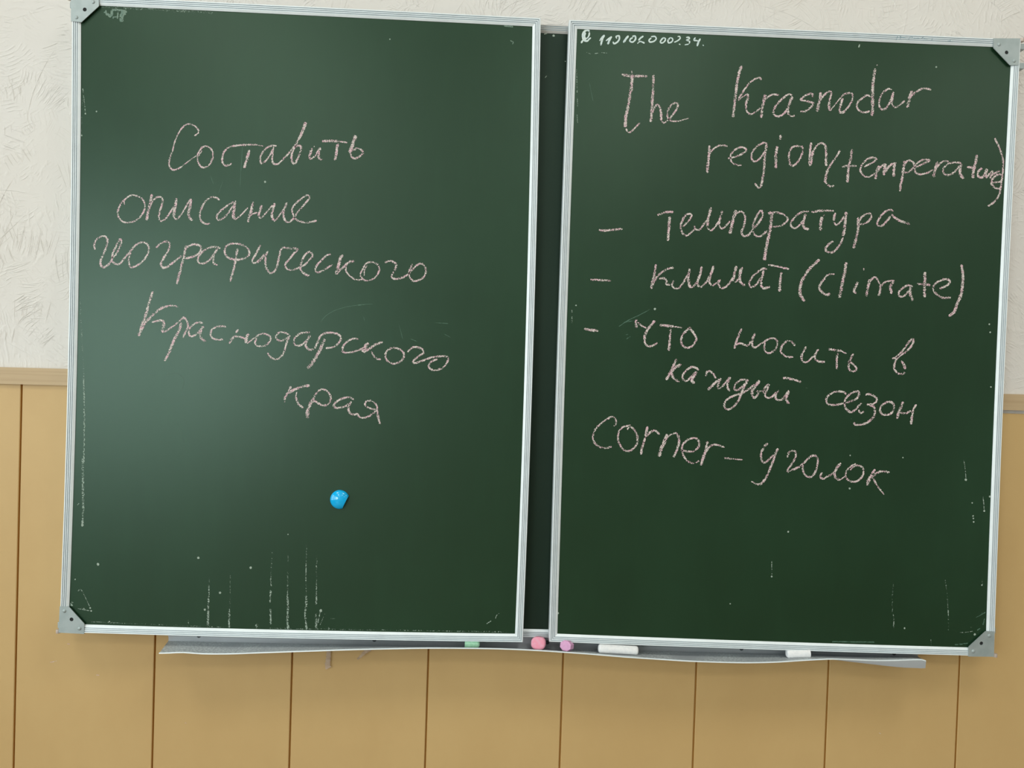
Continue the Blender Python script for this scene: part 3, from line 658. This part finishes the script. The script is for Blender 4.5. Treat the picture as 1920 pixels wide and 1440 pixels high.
marks('chalk_word', 'right', 'pink chalk word "каждый"', [("""
5: 245,85 215,150 170,250 120,335 ; 6: 305,150 250,175 200,215 150,290 ; 5: 175,240 210,310 280,358 ;
4.2: 515,215 480,190 430,180 370,215 320,280 325,330 370,345 430,290 480,235 ; 6: 490,235 455,290 430,340 460,380 ;
4.4: 600,290 615,240 650,232 690,265 720,320 ; 5: 780,315 710,370 670,410 620,455 ; 4.8: 780,315 750,380 740,435 ; 3.8: 740,440 790,420 840,360 890,300 ; 4.8: 895,300 860,370 860,430 890,465 ;
4.2: 1110,345 1060,330 1000,345 945,400 945,450 990,450 1050,400 1090,350 ; 4.8: 1095,360 1050,430 1020,510 980,600 ; 4.2: 980,600 920,665 860,690 820,660 830,600 880,550 950,520 1040,490 1120,440 1180,390 ;
6.4: 1240,340 1200,400 1160,460 1150,510 ; 4.2: 1150,520 1180,550 1215,520 1230,480 1200,465 ; 4: 1230,475 1280,465 1310,450 ; 4.2: 1310,480 1290,490 1300,440 1340,400 1355,395 1340,440 1310,500 1320,540 1360,555 ;
4: 1360,555 1400,530 1440,490 1480,455 ; 4.2: 1480,460 1440,510 1440,560 1480,578 1530,555 1570,500 1595,460 ; 5: 1595,470 1570,530 1560,570 1600,620 ; 5: 1525,308 1600,320 1680,340 1745,362""", R)], M_CHALK)
marks('chalk_word', 'right', 'pink chalk word "сезон"', [("""
4.2: 700,240 660,205 590,190 510,205 430,250 390,310 420,375 480,395 560,390 650,370 ;
4.4: 650,370 740,345 830,310 880,250 880,200 850,190 770,220 700,280 670,350 675,420 720,480 770,505 830,465 880,410 925,365 ; 4: 885,465 890,500 920,515 960,490 ;
4.6: 990,255 1010,230 1080,245 1140,285 1145,340 1100,375 1050,390 1000,390 ; 4.6: 1040,395 1100,420 1125,480 1110,560 1060,620 980,670 900,690 830,690 810,655 ;
4.4: 1330,345 1270,370 1215,420 1200,480 1230,530 1290,545 1350,530 1400,480 1410,410 1380,360 1330,345 ;
5.6: 1545,345 1520,420 1480,500 1450,600 ; 4.2: 1480,500 1530,515 1600,515 1660,480 ; 4.4: 1745,385 1700,460 ; 5: 1700,460 1680,560 1665,685""", S)], M_CHALK)
marks('chalk_word', 'right', 'pink chalk word "corner"', [("""
4: 325,185 355,150 345,100 310,75 240,105 160,165 100,230 75,320 95,385 150,430 220,450 300,430 ;
4: 490,230 510,200 560,215 600,280 610,340 600,400 560,455 500,485 440,465 395,400 375,330 390,250 440,195 530,175 ;
5: 730,190 715,270 690,360 665,440 650,525 ; 4.6: 720,310 760,260 820,240 875,285 ;
6.4: 965,280 930,380 895,460 870,550 ; 4.2: 920,400 980,310 1060,270 1095,290 ; 5: 1095,290 1110,360 1095,440 1070,500 1040,560 ;
4.2: 1130,470 1200,490 1280,485 1330,450 1350,400 1330,345 1270,330 1200,360 1150,420 1150,500 1180,570 1230,615 1290,630 1350,600 ;
6.2: 1450,370 1430,470 1400,560 1370,655 ; 4: 1430,500 1480,430 1550,408 1655,440""", T)], M_CHALK)
marks('chalk_dash', 'right', 'pink chalk dash between "corner" and "уголок"', [("4.6: 1650,568 1740,578 ; 2.6: 1740,578 1870,590", T)], M_CHALK)
marks('chalk_word', 'right', 'pink chalk word "уголок"', [("""
5.4: 255,200 205,240 ; 4.4: 205,250 175,310 170,370 205,430 260,400 320,340 ; 5: 375,260 340,340 310,430 270,530 225,620 ; 5: 225,620 180,680 120,695 ; 3.2: 120,695 55,655 ;
4.2: 490,370 505,315 545,290 590,310 580,380 540,450 490,520 500,542 570,510 640,475 ; 4.2: 640,475 700,420 760,365 815,345 850,380 850,450 825,540 780,600 720,595 680,540 670,460 ;
4.2: 905,550 885,600 920,625 980,590 1040,560 1080,500 ; 5.2: 1130,435 1080,500 1055,570 1085,630 1130,635 ; 2.4: 1130,635 1180,595 ;
4.2: 1310,440 1250,480 1200,530 1190,600 1230,650 1300,660 1360,630 1400,570 1395,500 1350,468 1290,475 1240,520 ;
5: 1540,510 1500,570 ; 7: 1500,575 1460,650 1445,705 ; 4.6: 1500,620 1560,560 1630,535 1715,550 ; 4.4: 1520,625 1560,700 ; 3: 1560,700 1650,815""", U)], M_CHALK)
marks('painted_number', 'right', 'small white painted inventory number "110102000234." under the top frame', [("""
4: 250,100 235,85 200,90 165,130 165,190 190,225 230,225 ; 5.5: 185,110 180,180 200,215 ; 3: 250,110 240,160 205,200 ; 3.6: 140,255 165,215 ; 3.4: 220,235 245,200 270,182 ;
3.8: 450,145 425,200 400,285 ; 3: 385,225 410,190 440,150 ; 3.8: 545,165 520,210 495,270 ; 2.8: 470,225 540,170 ;
3.2: 600,165 645,160 645,210 610,250 575,260 565,235 ; 2.6: 600,165 615,195 ; 4: 770,155 735,200 705,250 ;
3.2: 820,165 860,160 865,200 830,240 790,230 800,195 830,180 ; 3.6: 970,160 930,190 905,220 ; 2.8: 890,262 930,232 985,258 ; 3: 945,240 985,250 ;
3: 1070,170 1120,165 1140,195 1110,230 1060,240 1045,215 1075,185 ; 3: 1240,180 1200,225 1205,255 1245,240 1265,200 1240,180 ;
3: 1330,180 1300,215 1305,250 1350,235 1360,200 1330,180 ; 2.4: 1380,245 1430,220 1460,190 1450,165 1425,170 ; 2.4: 1445,265 1462,278 ;
2.8: 1540,180 1575,178 1580,200 1545,215 1585,230 1580,262 ; 2.2: 1575,268 1520,278 ; 3: 1665,180 1645,215 1700,225 ; 3.6: 1730,195 1705,240 1685,295 ; 3.4: 1762,288 1772,280""", V)], M_WHITE)
marks('washed_mark', 'left', 'washed-out pale paint smear in the top left corner', [("""
3: 430,330 460,440 ; 5.5: 440,470 550,540 680,640 ; 3: 350,445 470,420 ; 5: 700,330 720,460 700,610 ; 4: 700,330 900,325 1100,340 1280,380 1390,440 ; 3: 790,620 770,720 ; 3.4: 980,400 990,520 960,720 ; 2.4: 800,640 930,640 ;
8: 1130,380 1160,500 1150,640 1140,860 ; 5: 1200,420 1340,470 ; 4: 1350,500 1200,560""", (180, 5, 24.0))], M_GHOST)
marks('washed_mark', 'left', 'pale scuff under the top frame near the inner corner', [("4: 945,48 962,50 ; 2.4: 957,76 962,79 961,83", PX)], M_GHOST)
# drips, spots and scratches left by water and paint
marks('dried_drips', 'left', 'whitish dried drips running down to the bottom frame', [("""
2.6: 306,760 310,700 312,580 ; 4: 306,730 302,860 ; 5: 302,860 300,960 296,1060 ; 3.8: 540,870 537,960 537,1065 ; 1.8: 542,850 544,880 ; 3.4: 1005,640 1000,780 ; 2.4: 1005,500 1010,600 ; 4.4: 1003,850 1003,940 1006,1025 ;
4.4: 1195,720 1198,850 1192,960 1203,1080 ; 3: 1200,640 1193,740 ; 4.4: 1405,700 1405,800 1393,900 1400,1000 1410,1085 ; 2: 1404,310 1400,560 ; 4: 1520,650 1518,800 ; 4.6: 1515,900 1515,1000 1518,1085 ; 2.4: 1518,520 1520,640 ; 2.8: 1562,890 1545,960 1535,1010 ; 2: 1518,355 1520,385 ;
2: 80,970 78,1050 ; 6: 845,1020 850,1065 ; 4: 1658,1055 1658,1085 ; 2.6: 1008,1015 1007,1028""", (340, 1000, 6.0)),
 ("4.6: 155,860 156,940 155,985 ; 3.4: 157,700 158,780 157,870 ; 1.8: 155,165 158,190 160,212", PX)], M_DRIP)
marks('dried_drips', 'left', 'faint dotted drip traces', [("""2.6: 318,470 312,600 ; 2.4: 550,470 546,860 ; 2.6: 1022,190 1008,500 ; 3: 1200,240 1195,700 ; 2.4: 1408,110 1403,700 ; 2.6: 1524,240 1520,640""", (340, 1000, 6.0)),
 ("3: 150,560 154,640 157,700 ; 1.6: 155,170 152,260 ; 6: 146,10 400,24 ; 2.5: 170,1166 420,1176 ; 2.5: 500,1178 950,1185", PX)], M_DRIP_FAINT)
marks('paint_spots', 'left', 'small whitish specks', [("""2.3: 372,1046 ; 2.3: 412.5,1111.5 ; 2.4: 470,1064.5 ; 2.0: 384,1143 ; 2.6: 601.5,1145 ; 2.4: 154.5,985 ; 1.5: 160,213 ; 1.5: 181,209 ; 1.6: 153,254 ; 2.6: 184,1058 ; 1.3: 141,1086.5 ; 1.3: 731,73.5 ; 2: 497,341 ; 1.4: 205,1165.5 ; 1.6: 169,1140 ; 1.5: 171,1145.5 ; 1.2: 540,1002 ;""", PX)], M_SPOT)
marks('dried_drips', 'left', 'pale crusts and scratches near the bottom corners', [("""2.2: 146,1108 151,1105.5 155,1110 ; 5: 132,1131 136,1136 ; 3.6: 134,1130 138,1128 ; 1.3: 155,1110 161,1122 169,1139 ; 1.7: 146,1141 170,1145.5 ; 1: 152,1140 160,1141 ; 1.7: 145,947 149,943 ; 1.6: 145,947 148,943.5 ; 1.6: 936,1150 931,1154 929,1160 ; 1.8: 912,1170 921,1164 ; 1.1: 609,1151 600,1172 ; 0.9: 620,1160 628,1160""", PX)], M_DRIP)
marks('fine_scratches', 'left', 'thin arcing scratches and rubbed chalk traces', [("1.4: 365,270 430,190 560,120 760,75 950,60 ; 2: 780,76 860,66 ; 1.2: 850,200 860,250 ; 1.2: 1250,300 1290,450 ; 1.2: 1380,455 1450,480 ; 1.4: 1650,270 1800,280 ; 1.4: 1760,400 1830,435", F_),
 ("1.2: 310,705 330,700 345,712 340,735 ; 1.2: 330,790 345,830 ; 1.2: 395,330 400,345 ; 1.1: 418,340 410,362 ; 1.2: 455,270 450,350", PX)], M_SCRATCH)
marks('dried_drips', 'right', 'thin dotted drips low on the right side', [("""2.2: 615,380 617,440 618,525 ; 2.0: 1163,340 1163,400 ; 1.6: 1502,60 1503,95""", (1560, 1080, 5.333)),
 ("1.8: 1843,931 1844.5,944 1845.5,958 ; 1.6: 1807,863 1810,880 1811,898 ; 1.8: 1447,1052 1447,1080 ; 2: 1072.5,580 1072.5,606 ; 1.4: 1082,214 1083,231 ; 1.3: 1081,130 1083,200", PX)], M_DRIP)
marks('paint_spots', 'right', 'small whitish specks', [("""2.3: 1811,899.5 ; 1.8: 1845.5,958 ; 1.5: 1822.8,943 ; 1.6: 1824.5,967.5 ; 1.8: 1825.5,978.5 ; 1.4: 1825,972 ; 1.8: 1447,1081 ; 1.8: 1478,997 ; 1.3: 1369,1132 ; 2.2: 1228,579.5 ; 1.8: 1755.5,125.5 ; 1.4: 1080,572.5 ; 2: 1593,916 ; 1.3: 1594,854 ; 1.3: 1693,858 ; 1.6: 1858,725.5 ; 1.6: 1855,608 ; 1.6: 1856.6,623 ; 2: 1827.7,1189.5 ; 1.4: 1841,1097 ; 2: 1046,1149.5 ; 1.8: 1856,931 ; 1.6: 1696,1178 ;
2.6: 1612,83 1610,89""", PX)], M_SPOT)
marks('dried_drips', 'right', 'pale flecks under the number and near the lower corner', [("""1.4: 1800,1186 1812,1185.5 1824,1183.5 ; 1: 1820,1176 1825,1177 ; 1.8: 1099,98 1104,100 1108,101.5 ; 1.6: 1115,100.5 1122,99.5 ; 2.2: 1128,98.5 1138,99.5 ; 1.2: 1511,727 1514,727.5 ; 1.3: 1594,785 1597,785.5""", PX)], M_DRIP)
marks('fine_scratches', 'right', 'faint curved rub marks beside "что" and in the lower corner', [("1.8: 580,270 700,190 830,130 950,65 ; 1.6: 640,220 760,200 ; 1.8: 670,420 720,385 ; 1.3: 655,370 690,365", P),
 ("1.3: 1840,1150 1848,1148 ; 3: 1846,1160 1843,1172 ; 3: 1838,1178 1832,1182 ; 2.4: 1815,1206 1790,1209 ; 1.6: 1830,1158 1848,1148 ; 2.4: 1640,1204 1560,1203 ; 1.2: 1105,155 1112,190", PX)], M_SCRATCH)
marks('paint_spots', None, 'pale specks at the top of the middle strip', [("2.2: 1020,64 1026,62.5 ; 2.2: 1038,67 ; 1: 1060,115 ; 1.2: 1022,146 1025,142", PX)], M_SPOT, Y=0.0222, parent=mid)
marks('ink_scribble', 'right', 'faint blue pen scribble on the top frame', [("""1.3: 522,90 500,130 485,178 ; 1.2: 560,100 590,95 575,150 600,120 ; 1: 600,130 660,125 700,135 ; 1.2: 800,105 780,140 760,178 ; 1: 800,110 850,108 840,145 ; 1: 870,145 950,135 1000,140 ; 1: 1050,150 1080,120 1110,118 ; 1.1: 1090,150 1200,160 ; 1.1: 1300,140 1280,200 ; 0.9: 1640,200 1720,205 ; 0.9: 1710,170 1680,215""", (1640, 60, 12.0))], M_INK, Y=-0.0033)

marks('dried_drips', 'right', 'faint dotted drip traces low on the right side', [("2.4: 615,60 605,170 603,360 ; 2.4: 1130,30 1145,130 1158,290 ; 2.2: 1158,290 1166,420 1163,545 ; 2: 990,520 990,700 ; 2: 1498,0 1503,60", (1560, 1080, 5.333))], M_DRIP_FAINT)

# ------------------------------------------------------------------ magnet
M_MAG, _, _ = mat('blue_plastic', (0.0, 0.42, 0.82), 0.12, 0, 0.6)
mc = ray(636.3, 937.2, -0.004)
bm = bmesh.new(); Rm = 0.0152
bmesh.ops.create_uvsphere(bm, u_segments=40, v_segments=24, radius=1.0)
for v in bm.verts:
    s = v.co.copy(); v.co = Vector((s.x * Rm, -max(s.z, 0) ** 0.9 * 0.0085 if s.z > 0 else 0.0, s.y * Rm))
bmesh.ops.remove_doubles(bm, verts=bm.verts, dist=1e-6)
c1 = ray(653.6, 929.6, -0.004) - mc; c2 = ray(641.9, 953.3, -0.004) - mc
d = (c2 - c1).normalized(); nrm = Vector((-d.z, 0, d.x))
if nrm.dot(c1) < 0: nrm = -nrm
r_ = bmesh.ops.bisect_plane(bm, geom=list(bm.verts) + list(bm.edges) + list(bm.faces), plane_co=c1, plane_no=nrm, clear_outer=True)
bmesh.ops.holes_fill(bm, edges=[e for e in r_['geom_cut'] if isinstance(e, bmesh.types.BMEdge)], sides=0)
bmesh.ops.recalc_face_normals(bm, faces=bm.faces)
mg = empty('magnet', (mc.x, -0.0004, mc.z), 'round bright blue plastic magnet with a broken-off edge on the left wing', 'magnet')
dm = obj('dome', bm, M_MAG, mg); smooth(dm, 0.7)
bm = bmesh.new(); cyl(bm, (-0.002, 0.0, 0.0), 0.010, 0.0006, 'y', 24)
obj('magnet_disc', bm, M_DARK, mg)

# ------------------------------------------------------------------ chalk tray
tray = empty('chalk_tray', (0, 0.03, 0.866), 'long bent grey aluminium chalk tray under the blackboard', 'chalk tray')
TI = Matrix.Translation((0, -0.03, -0.866))
def tpart(name, bm, mats, label=None, kind=None):
    o = obj(name, bm, mats, tray, label, kind=kind); o.data.transform(TI); return o
xl, xr = ray(316, 1201, 0.03).x, ray(1721, 1228, 0.03).x
def zfloor(x):
    a, b_ = ray(316, 1202, 0.03), ray(1721, 1228, 0.03)
    return 0.8662 + (x - a.x) / (b_.x - a.x) * 0.002
bm = bmesh.new()
for i in range(1):
    box(bm, xl, xr, 0.0295, 0.0315, 0.866, 0.8880)
    box(bm, xl, xr, 0.0280, 0.0296, 0.8735, 0.8750)
bmesh.ops.recalc_face_normals(bm, faces=bm.faces)
tpart('back_plate', bm, M_TRAY)
LIP = [(299, 1224), (320, 1223.4), (345, 1222.6), (380, 1225), (430, 1225.2), (480, 1223.4), (545, 1221.2), (600, 1219.4), (660, 1217.3), (740, 1215.6), (800, 1214.6), (870, 1214.8), (940, 1216), (1000, 1218.5), (1055, 1222), (1110, 1226), (1170, 1231), (1230, 1235), (1280, 1238.2), (1320, 1240), (1380, 1241.6), (1420, 1241.6), (1460, 1240.4), (1500, 1237.8), (1540, 1235.6), (1560, 1235), (1600, 1236.2), (1640, 1237.6), (1680, 1237.4), (1710, 1236.3), (1727, 1236.3), (1735, 1238.5)]
LOW = lambda x: np.interp(x, [299, 1100, 1500, 1560, 1640, 1700, 1727, 1735], [1.2, 1.2, 1.4, 1.6, 8, 15, 16.5, 14])
def cr(pts, n=4):
    return [tuple(p) for p in catmull(pts, 12)]
lip = cr(LIP)
YF = -0.0215
bm = bmesh.new(); rows = []
for k, (px, py) in enumerate(lip):
    f = ray(px, py, YF); s = k / (len(lip) - 1)
    bx = xl + (xr - xl) * s; zf = zfloor(bx); row = []
    low = ray(px, py + float(LOW(px)), YF)
    for y in (0.0295, 0.018, 0.006, -0.004, -0.011, -0.017):
        g = (0.0295 - y) / (0.0295 - YF); row.append(Vector((bx + (f.x - bx) * g, y, zf + (f.z - zf) * g)))
    row.append(Vector(f)); row.append(f + Vector((0, -0.0008, 0.0008))); row.append(f + Vector((0, -0.0019, 0.0004))); row.append(f + Vector((0, -0.0021, -0.0008)))
    row.append(Vector((f.x, YF - 0.0010, min(low.z, f.z - 0.0012))))
    row.append(Vector((f.x, YF + 0.0010, low.z + 0.0002)))
    row.append(f + Vector((0, 0.0012, -0.0013)))
    for y in (-0.004, 0.0295):
        g = (0.0295 - y) / (0.0295 - YF); row.append(Vector((bx + (f.x - bx) * g, y, zf + (f.z - zf) * g - 0.0012)))
    rows.append([bm.verts.new(v) for v in row])
for i in range(len(rows) - 1):
    k = len(rows[0])
    for j in range(k):
        f = bm.faces.new((rows[i][j], rows[i][(j + 1) % k], rows[i + 1][(j + 1) % k], rows[i + 1][j]))
        if j in (6, 7, 8): f.material_index = 1
bm.faces.new(rows[0]); bm.faces.new(rows[-1][::-1])
bmesh.ops.recalc_face_normals(bm, faces=bm.faces)
M_SHELF, _t, _b = mat('dusty_tray', (0.42, 0.44, 0.46), 0.5, 0.3)
_n = NT(_t); _p = _n.pos()
_sx = _n.new('ShaderNodeSeparateXYZ'); _t.links.new(_p, _sx.inputs[0])
_f = _n.math('MULTIPLY', _n.ramp(_n.noise(_p, 300.0, 4.0, 0.7), 0.42, 0.62), _n.ramp(_n.noise(_p, 9.0, 2.0), 0.35, 0.55))
_g = _n.new('ShaderNodeSeparateXYZ'); _t.links.new(_n.new('ShaderNodeNewGeometry').outputs['Normal'], _g.inputs[0])
_f = _n.math('MULTIPLY', _f, _n.ramp(_g.outputs[2], 0.5, 0.8))
_t.links.new(_n.mix(_f, (0.42, 0.45, 0.47), (0.66, 0.71, 0.70)), _b.inputs['Base Color'])
sh = tpart('shelf', bm, [M_SHELF, M_ALU])
for p in sh.data.polygons: p.use_smooth = True
sh.data.set_sharp_from_angle(angle=0.9)
for px, py in ((373, 1193.5), (702, 1201), (1026, 1206), (1390, 1217.5), (1676, 1226.5)):
    c = ray(px, py, 0.0285); bm = bmesh.new(); cyl(bm, (c.x, 0.0285, c.z + 0.0015), 0.0034, 0.0016, 'y', 18, 0.0026)
    o = tpart('screw', bm, M_SCREW)

# chalk pieces lying in the tray
def chalkmat(name, c, c2):
    m, t, b = mat(name, c, 0.9, 0, 0.15); n = NT(t); p = n.pos()
    t.links.new(n.mix(n.ramp(n.noise(p, 240.0, 3.0), .4, .65), c, c2), b.inputs['Base Color'])
    t.links.new(n.bump(n.noise(p, 900, 3), 0.0002, 0.5), b.inputs['Normal'])
    return m
MC_P = chalkmat('chalk_pink', (0.78, 0.30, 0.40), (0.74, 0.36, 0.46)); MC_V = chalkmat('chalk_violet', (0.66, 0.36, 0.56), (0.60, 0.33, 0.52))
MC_G = chalkmat('chalk_green', (0.33, 0.62, 0.42), (0.40, 0.66, 0.48)); MC_W = chalkmat('chalk_white', (0.80, 0.80, 0.80), (0.74, 0.75, 0.76))
def stick(name, p0, p1, r, material, label, ends=(0.35, 0.35), seg=28, flat=1.0, power=2.0, taper=1.0, twist=0.0):
    """a rounded chalk stick between two points"""
    a, b_ = Vector(p0), Vector(p1); L = (b_ - a).length; ax = (b_ - a).normalized()
    zz = Vector((0, 0, 1)); sx = ax.cross(zz).normalized(); sz = sx.cross(ax).normalized()
    bm = bmesh.new(); rings = []; K = 6
    st = []
    for k in range(K + 1):
        t = k / K; e0 = ends[0] * r
        st.append((e0 * (1 - math.cos(t * math.pi / 2)), (1 - ends[0]) + ends[0] * math.sin(t * math.pi / 2)))
    for k in range(1, 5): st.append((ends[0] * r + (L - (ends[0] + ends[1]) * r) * k / 5, 1.0))
    for k in range(K + 1):
        t = k / K; e1 = ends[1] * r
        st.append((L - e1 * (1 - math.sin(t * math.pi / 2)) , (1 - ends[1]) + ends[1] * math.cos(t * math.pi / 2)))
    for s, q in st:
        ring = []
        for i in range(seg):
            th = 2 * math.pi * i / seg + twist; c, s_ = math.cos(th), math.sin(th)
            rr = r * q * (1 + (taper - 1) * s / L)
            ring.append(bm.verts.new(a + ax * s + sx * (rr * math.copysign(abs(c) ** (2 / power), c)) + sz * (rr * flat * math.copysign(abs(s_) ** (2 / power), s_))))
        rings.append(ring)
    for i in range(len(rings) - 1):
        for j in range(seg): bm.faces.new((rings[i][j], rings[i][(j + 1) % seg], rings[i + 1][(j + 1) % seg], rings[i + 1][j]))
    bm.faces.new(rings[0][::-1]); bm.faces.new(rings[-1])
    bmesh.ops.recalc_face_normals(bm, faces=bm.faces)
    mid_ = (a + b_) / 2
    for v in bm.verts: v.co -= mid_
    o = obj(name, bm, material, None, label, 'chalk'); o.location = mid_; smooth(o, 0.5)
    return o
LIPX = [p[0] for p in LIP]; LIPY = [p[1] for p in LIP]
def sheet(px, y):
    """height of the tray's sheet under image column px at depth y"""
    f = ray(px, float(np.interp(px, LIPX, LIPY)), YF).z; z0 = zfloor(ray(px, 1210, 0.0295).x)
    return z0 + (f - z0) * (0.0295 - y) / (0.0295 - YF)
def lay(px0, px1, y0, y1, r, *a, **k):
    p0, p1 = ray(px0, 1210, y0), ray(px1, 1210, y1)
    return stick('chalk_stick', (p0.x, y0, sheet(px0, y0) + r * k.get('flat', 1.0) + 0.0002), (p1.x, y1, sheet(px1, y1) + r * k.get('flat', 1.0) + 0.0002), r, *a, **k)
lay(1009, 1010.5, -0.010, 0.0265, 0.0116, MC_P, 'thick pink chalk seen end-on below the gap between the wings', ends=(0.30, 0.2), seg=32, flat=0.87, power=2.5)
o = lay(1060, 1066.5, -0.011, 0.0015, 0.0100, MC_V, 'faceted violet chalk stub right of the thick pink chalk', ends=(0.10, 0.2), seg=8, flat=0.86, twist=math.pi / 8)
for p in o.data.polygons: p.use_smooth = False
lay(871.5, 899.5, 0.004, 0.004, 0.0070, MC_G, 'pale green chalk stub half hidden under the left wing', ends=(0.12, 0.7), seg=24, power=2.2)
lay(1122, 1196.5, -0.004, -0.002, 0.0070, MC_W, 'long white chalk stick lying right of the violet stub', ends=(0.55, 0.55), seg=24, power=2.2)
lay(1475, 1518, 0.0, 0.0, 0.0070, MC_W, 'short broken white chalk piece at the right end of the tray', ends=(0.5, 0.05), seg=24, power=2.4)

# torn strips of clear tape under the tray
M_TAPE, _t, _b = mat('old_tape', (0.62, 0.50, 0.40), 0.35, 0, 0.5); _b.inputs['Alpha'].default_value = 0.5
def tape(pts, w0, w1, label, Y0, Y1):
    bm = bmesh.new(); vs = []; C = catmull(pts, 2.0); n = len(C)
    for i, p in enumerate(C):
        a, b_ = C[max(0, i - 1)], C[min(n - 1, i + 1)]; t = b_ - a; t = t / np.linalg.norm(t); nn = np.array([-t[1], t[0]])
        s = i / (n - 1); w = (w0 + (w1 - w0) * s) * (1 + 0.15 * math.sin(i * 1.9)); y = Y0 + (Y1 - Y0) * s
        q0, q1 = p + nn * w / 2, p - nn * w / 2
        vs.append((bm.verts.new(ray(q0[0], q0[1], y - 0.001 * math.sin(i))), bm.verts.new(ray(q1[0], q1[1], y + 0.0012))))
    for i in range(n - 1): bm.faces.new((vs[i][0], vs[i][1], vs[i + 1][1], vs[i + 1][0]))
    ret = bmesh.ops.extrude_face_region(bm, geom=list(bm.faces))
    bmesh.ops.translate(bm, verts=[v for v in ret['geom'] if isinstance(v, bmesh.types.BMVert)], vec=(0, 0.0003, 0))
    bmesh.ops.recalc_face_normals(bm, faces=bm.faces)
    o = obj('tape_scrap', bm, M_TAPE, None, label, 'tape'); smooth(o); return o
tape([(616, 1216), (616, 1228), (615, 1238), (614, 1248), (616, 1253)], 7, 10, 'torn clear tape strip hanging straight below the tray', 0.040, 0.040)
tape([(694, 1216), (685, 1222), (677, 1230), (670, 1236)], 9, 3.5, 'curled clear tape end pointing left below the tray', 0.036, 0.030)

# tiny chips in the paint of the panelling
marks('paint_chips', None, 'tiny pale chips in the ochre paint', [("1.6: 126,1207 131,1207.5 ; 1.1: 92,1242 99,1241 106,1239 ; 1.2: 180,1265.5 186,1266 ; 0.9: 346,1355 350,1356 ; 1.2: 294,1296 295,1297 ; 1: 1648,1374 1652,1376", PX)], M_CHALK, Y=0.0449, parent=lower)
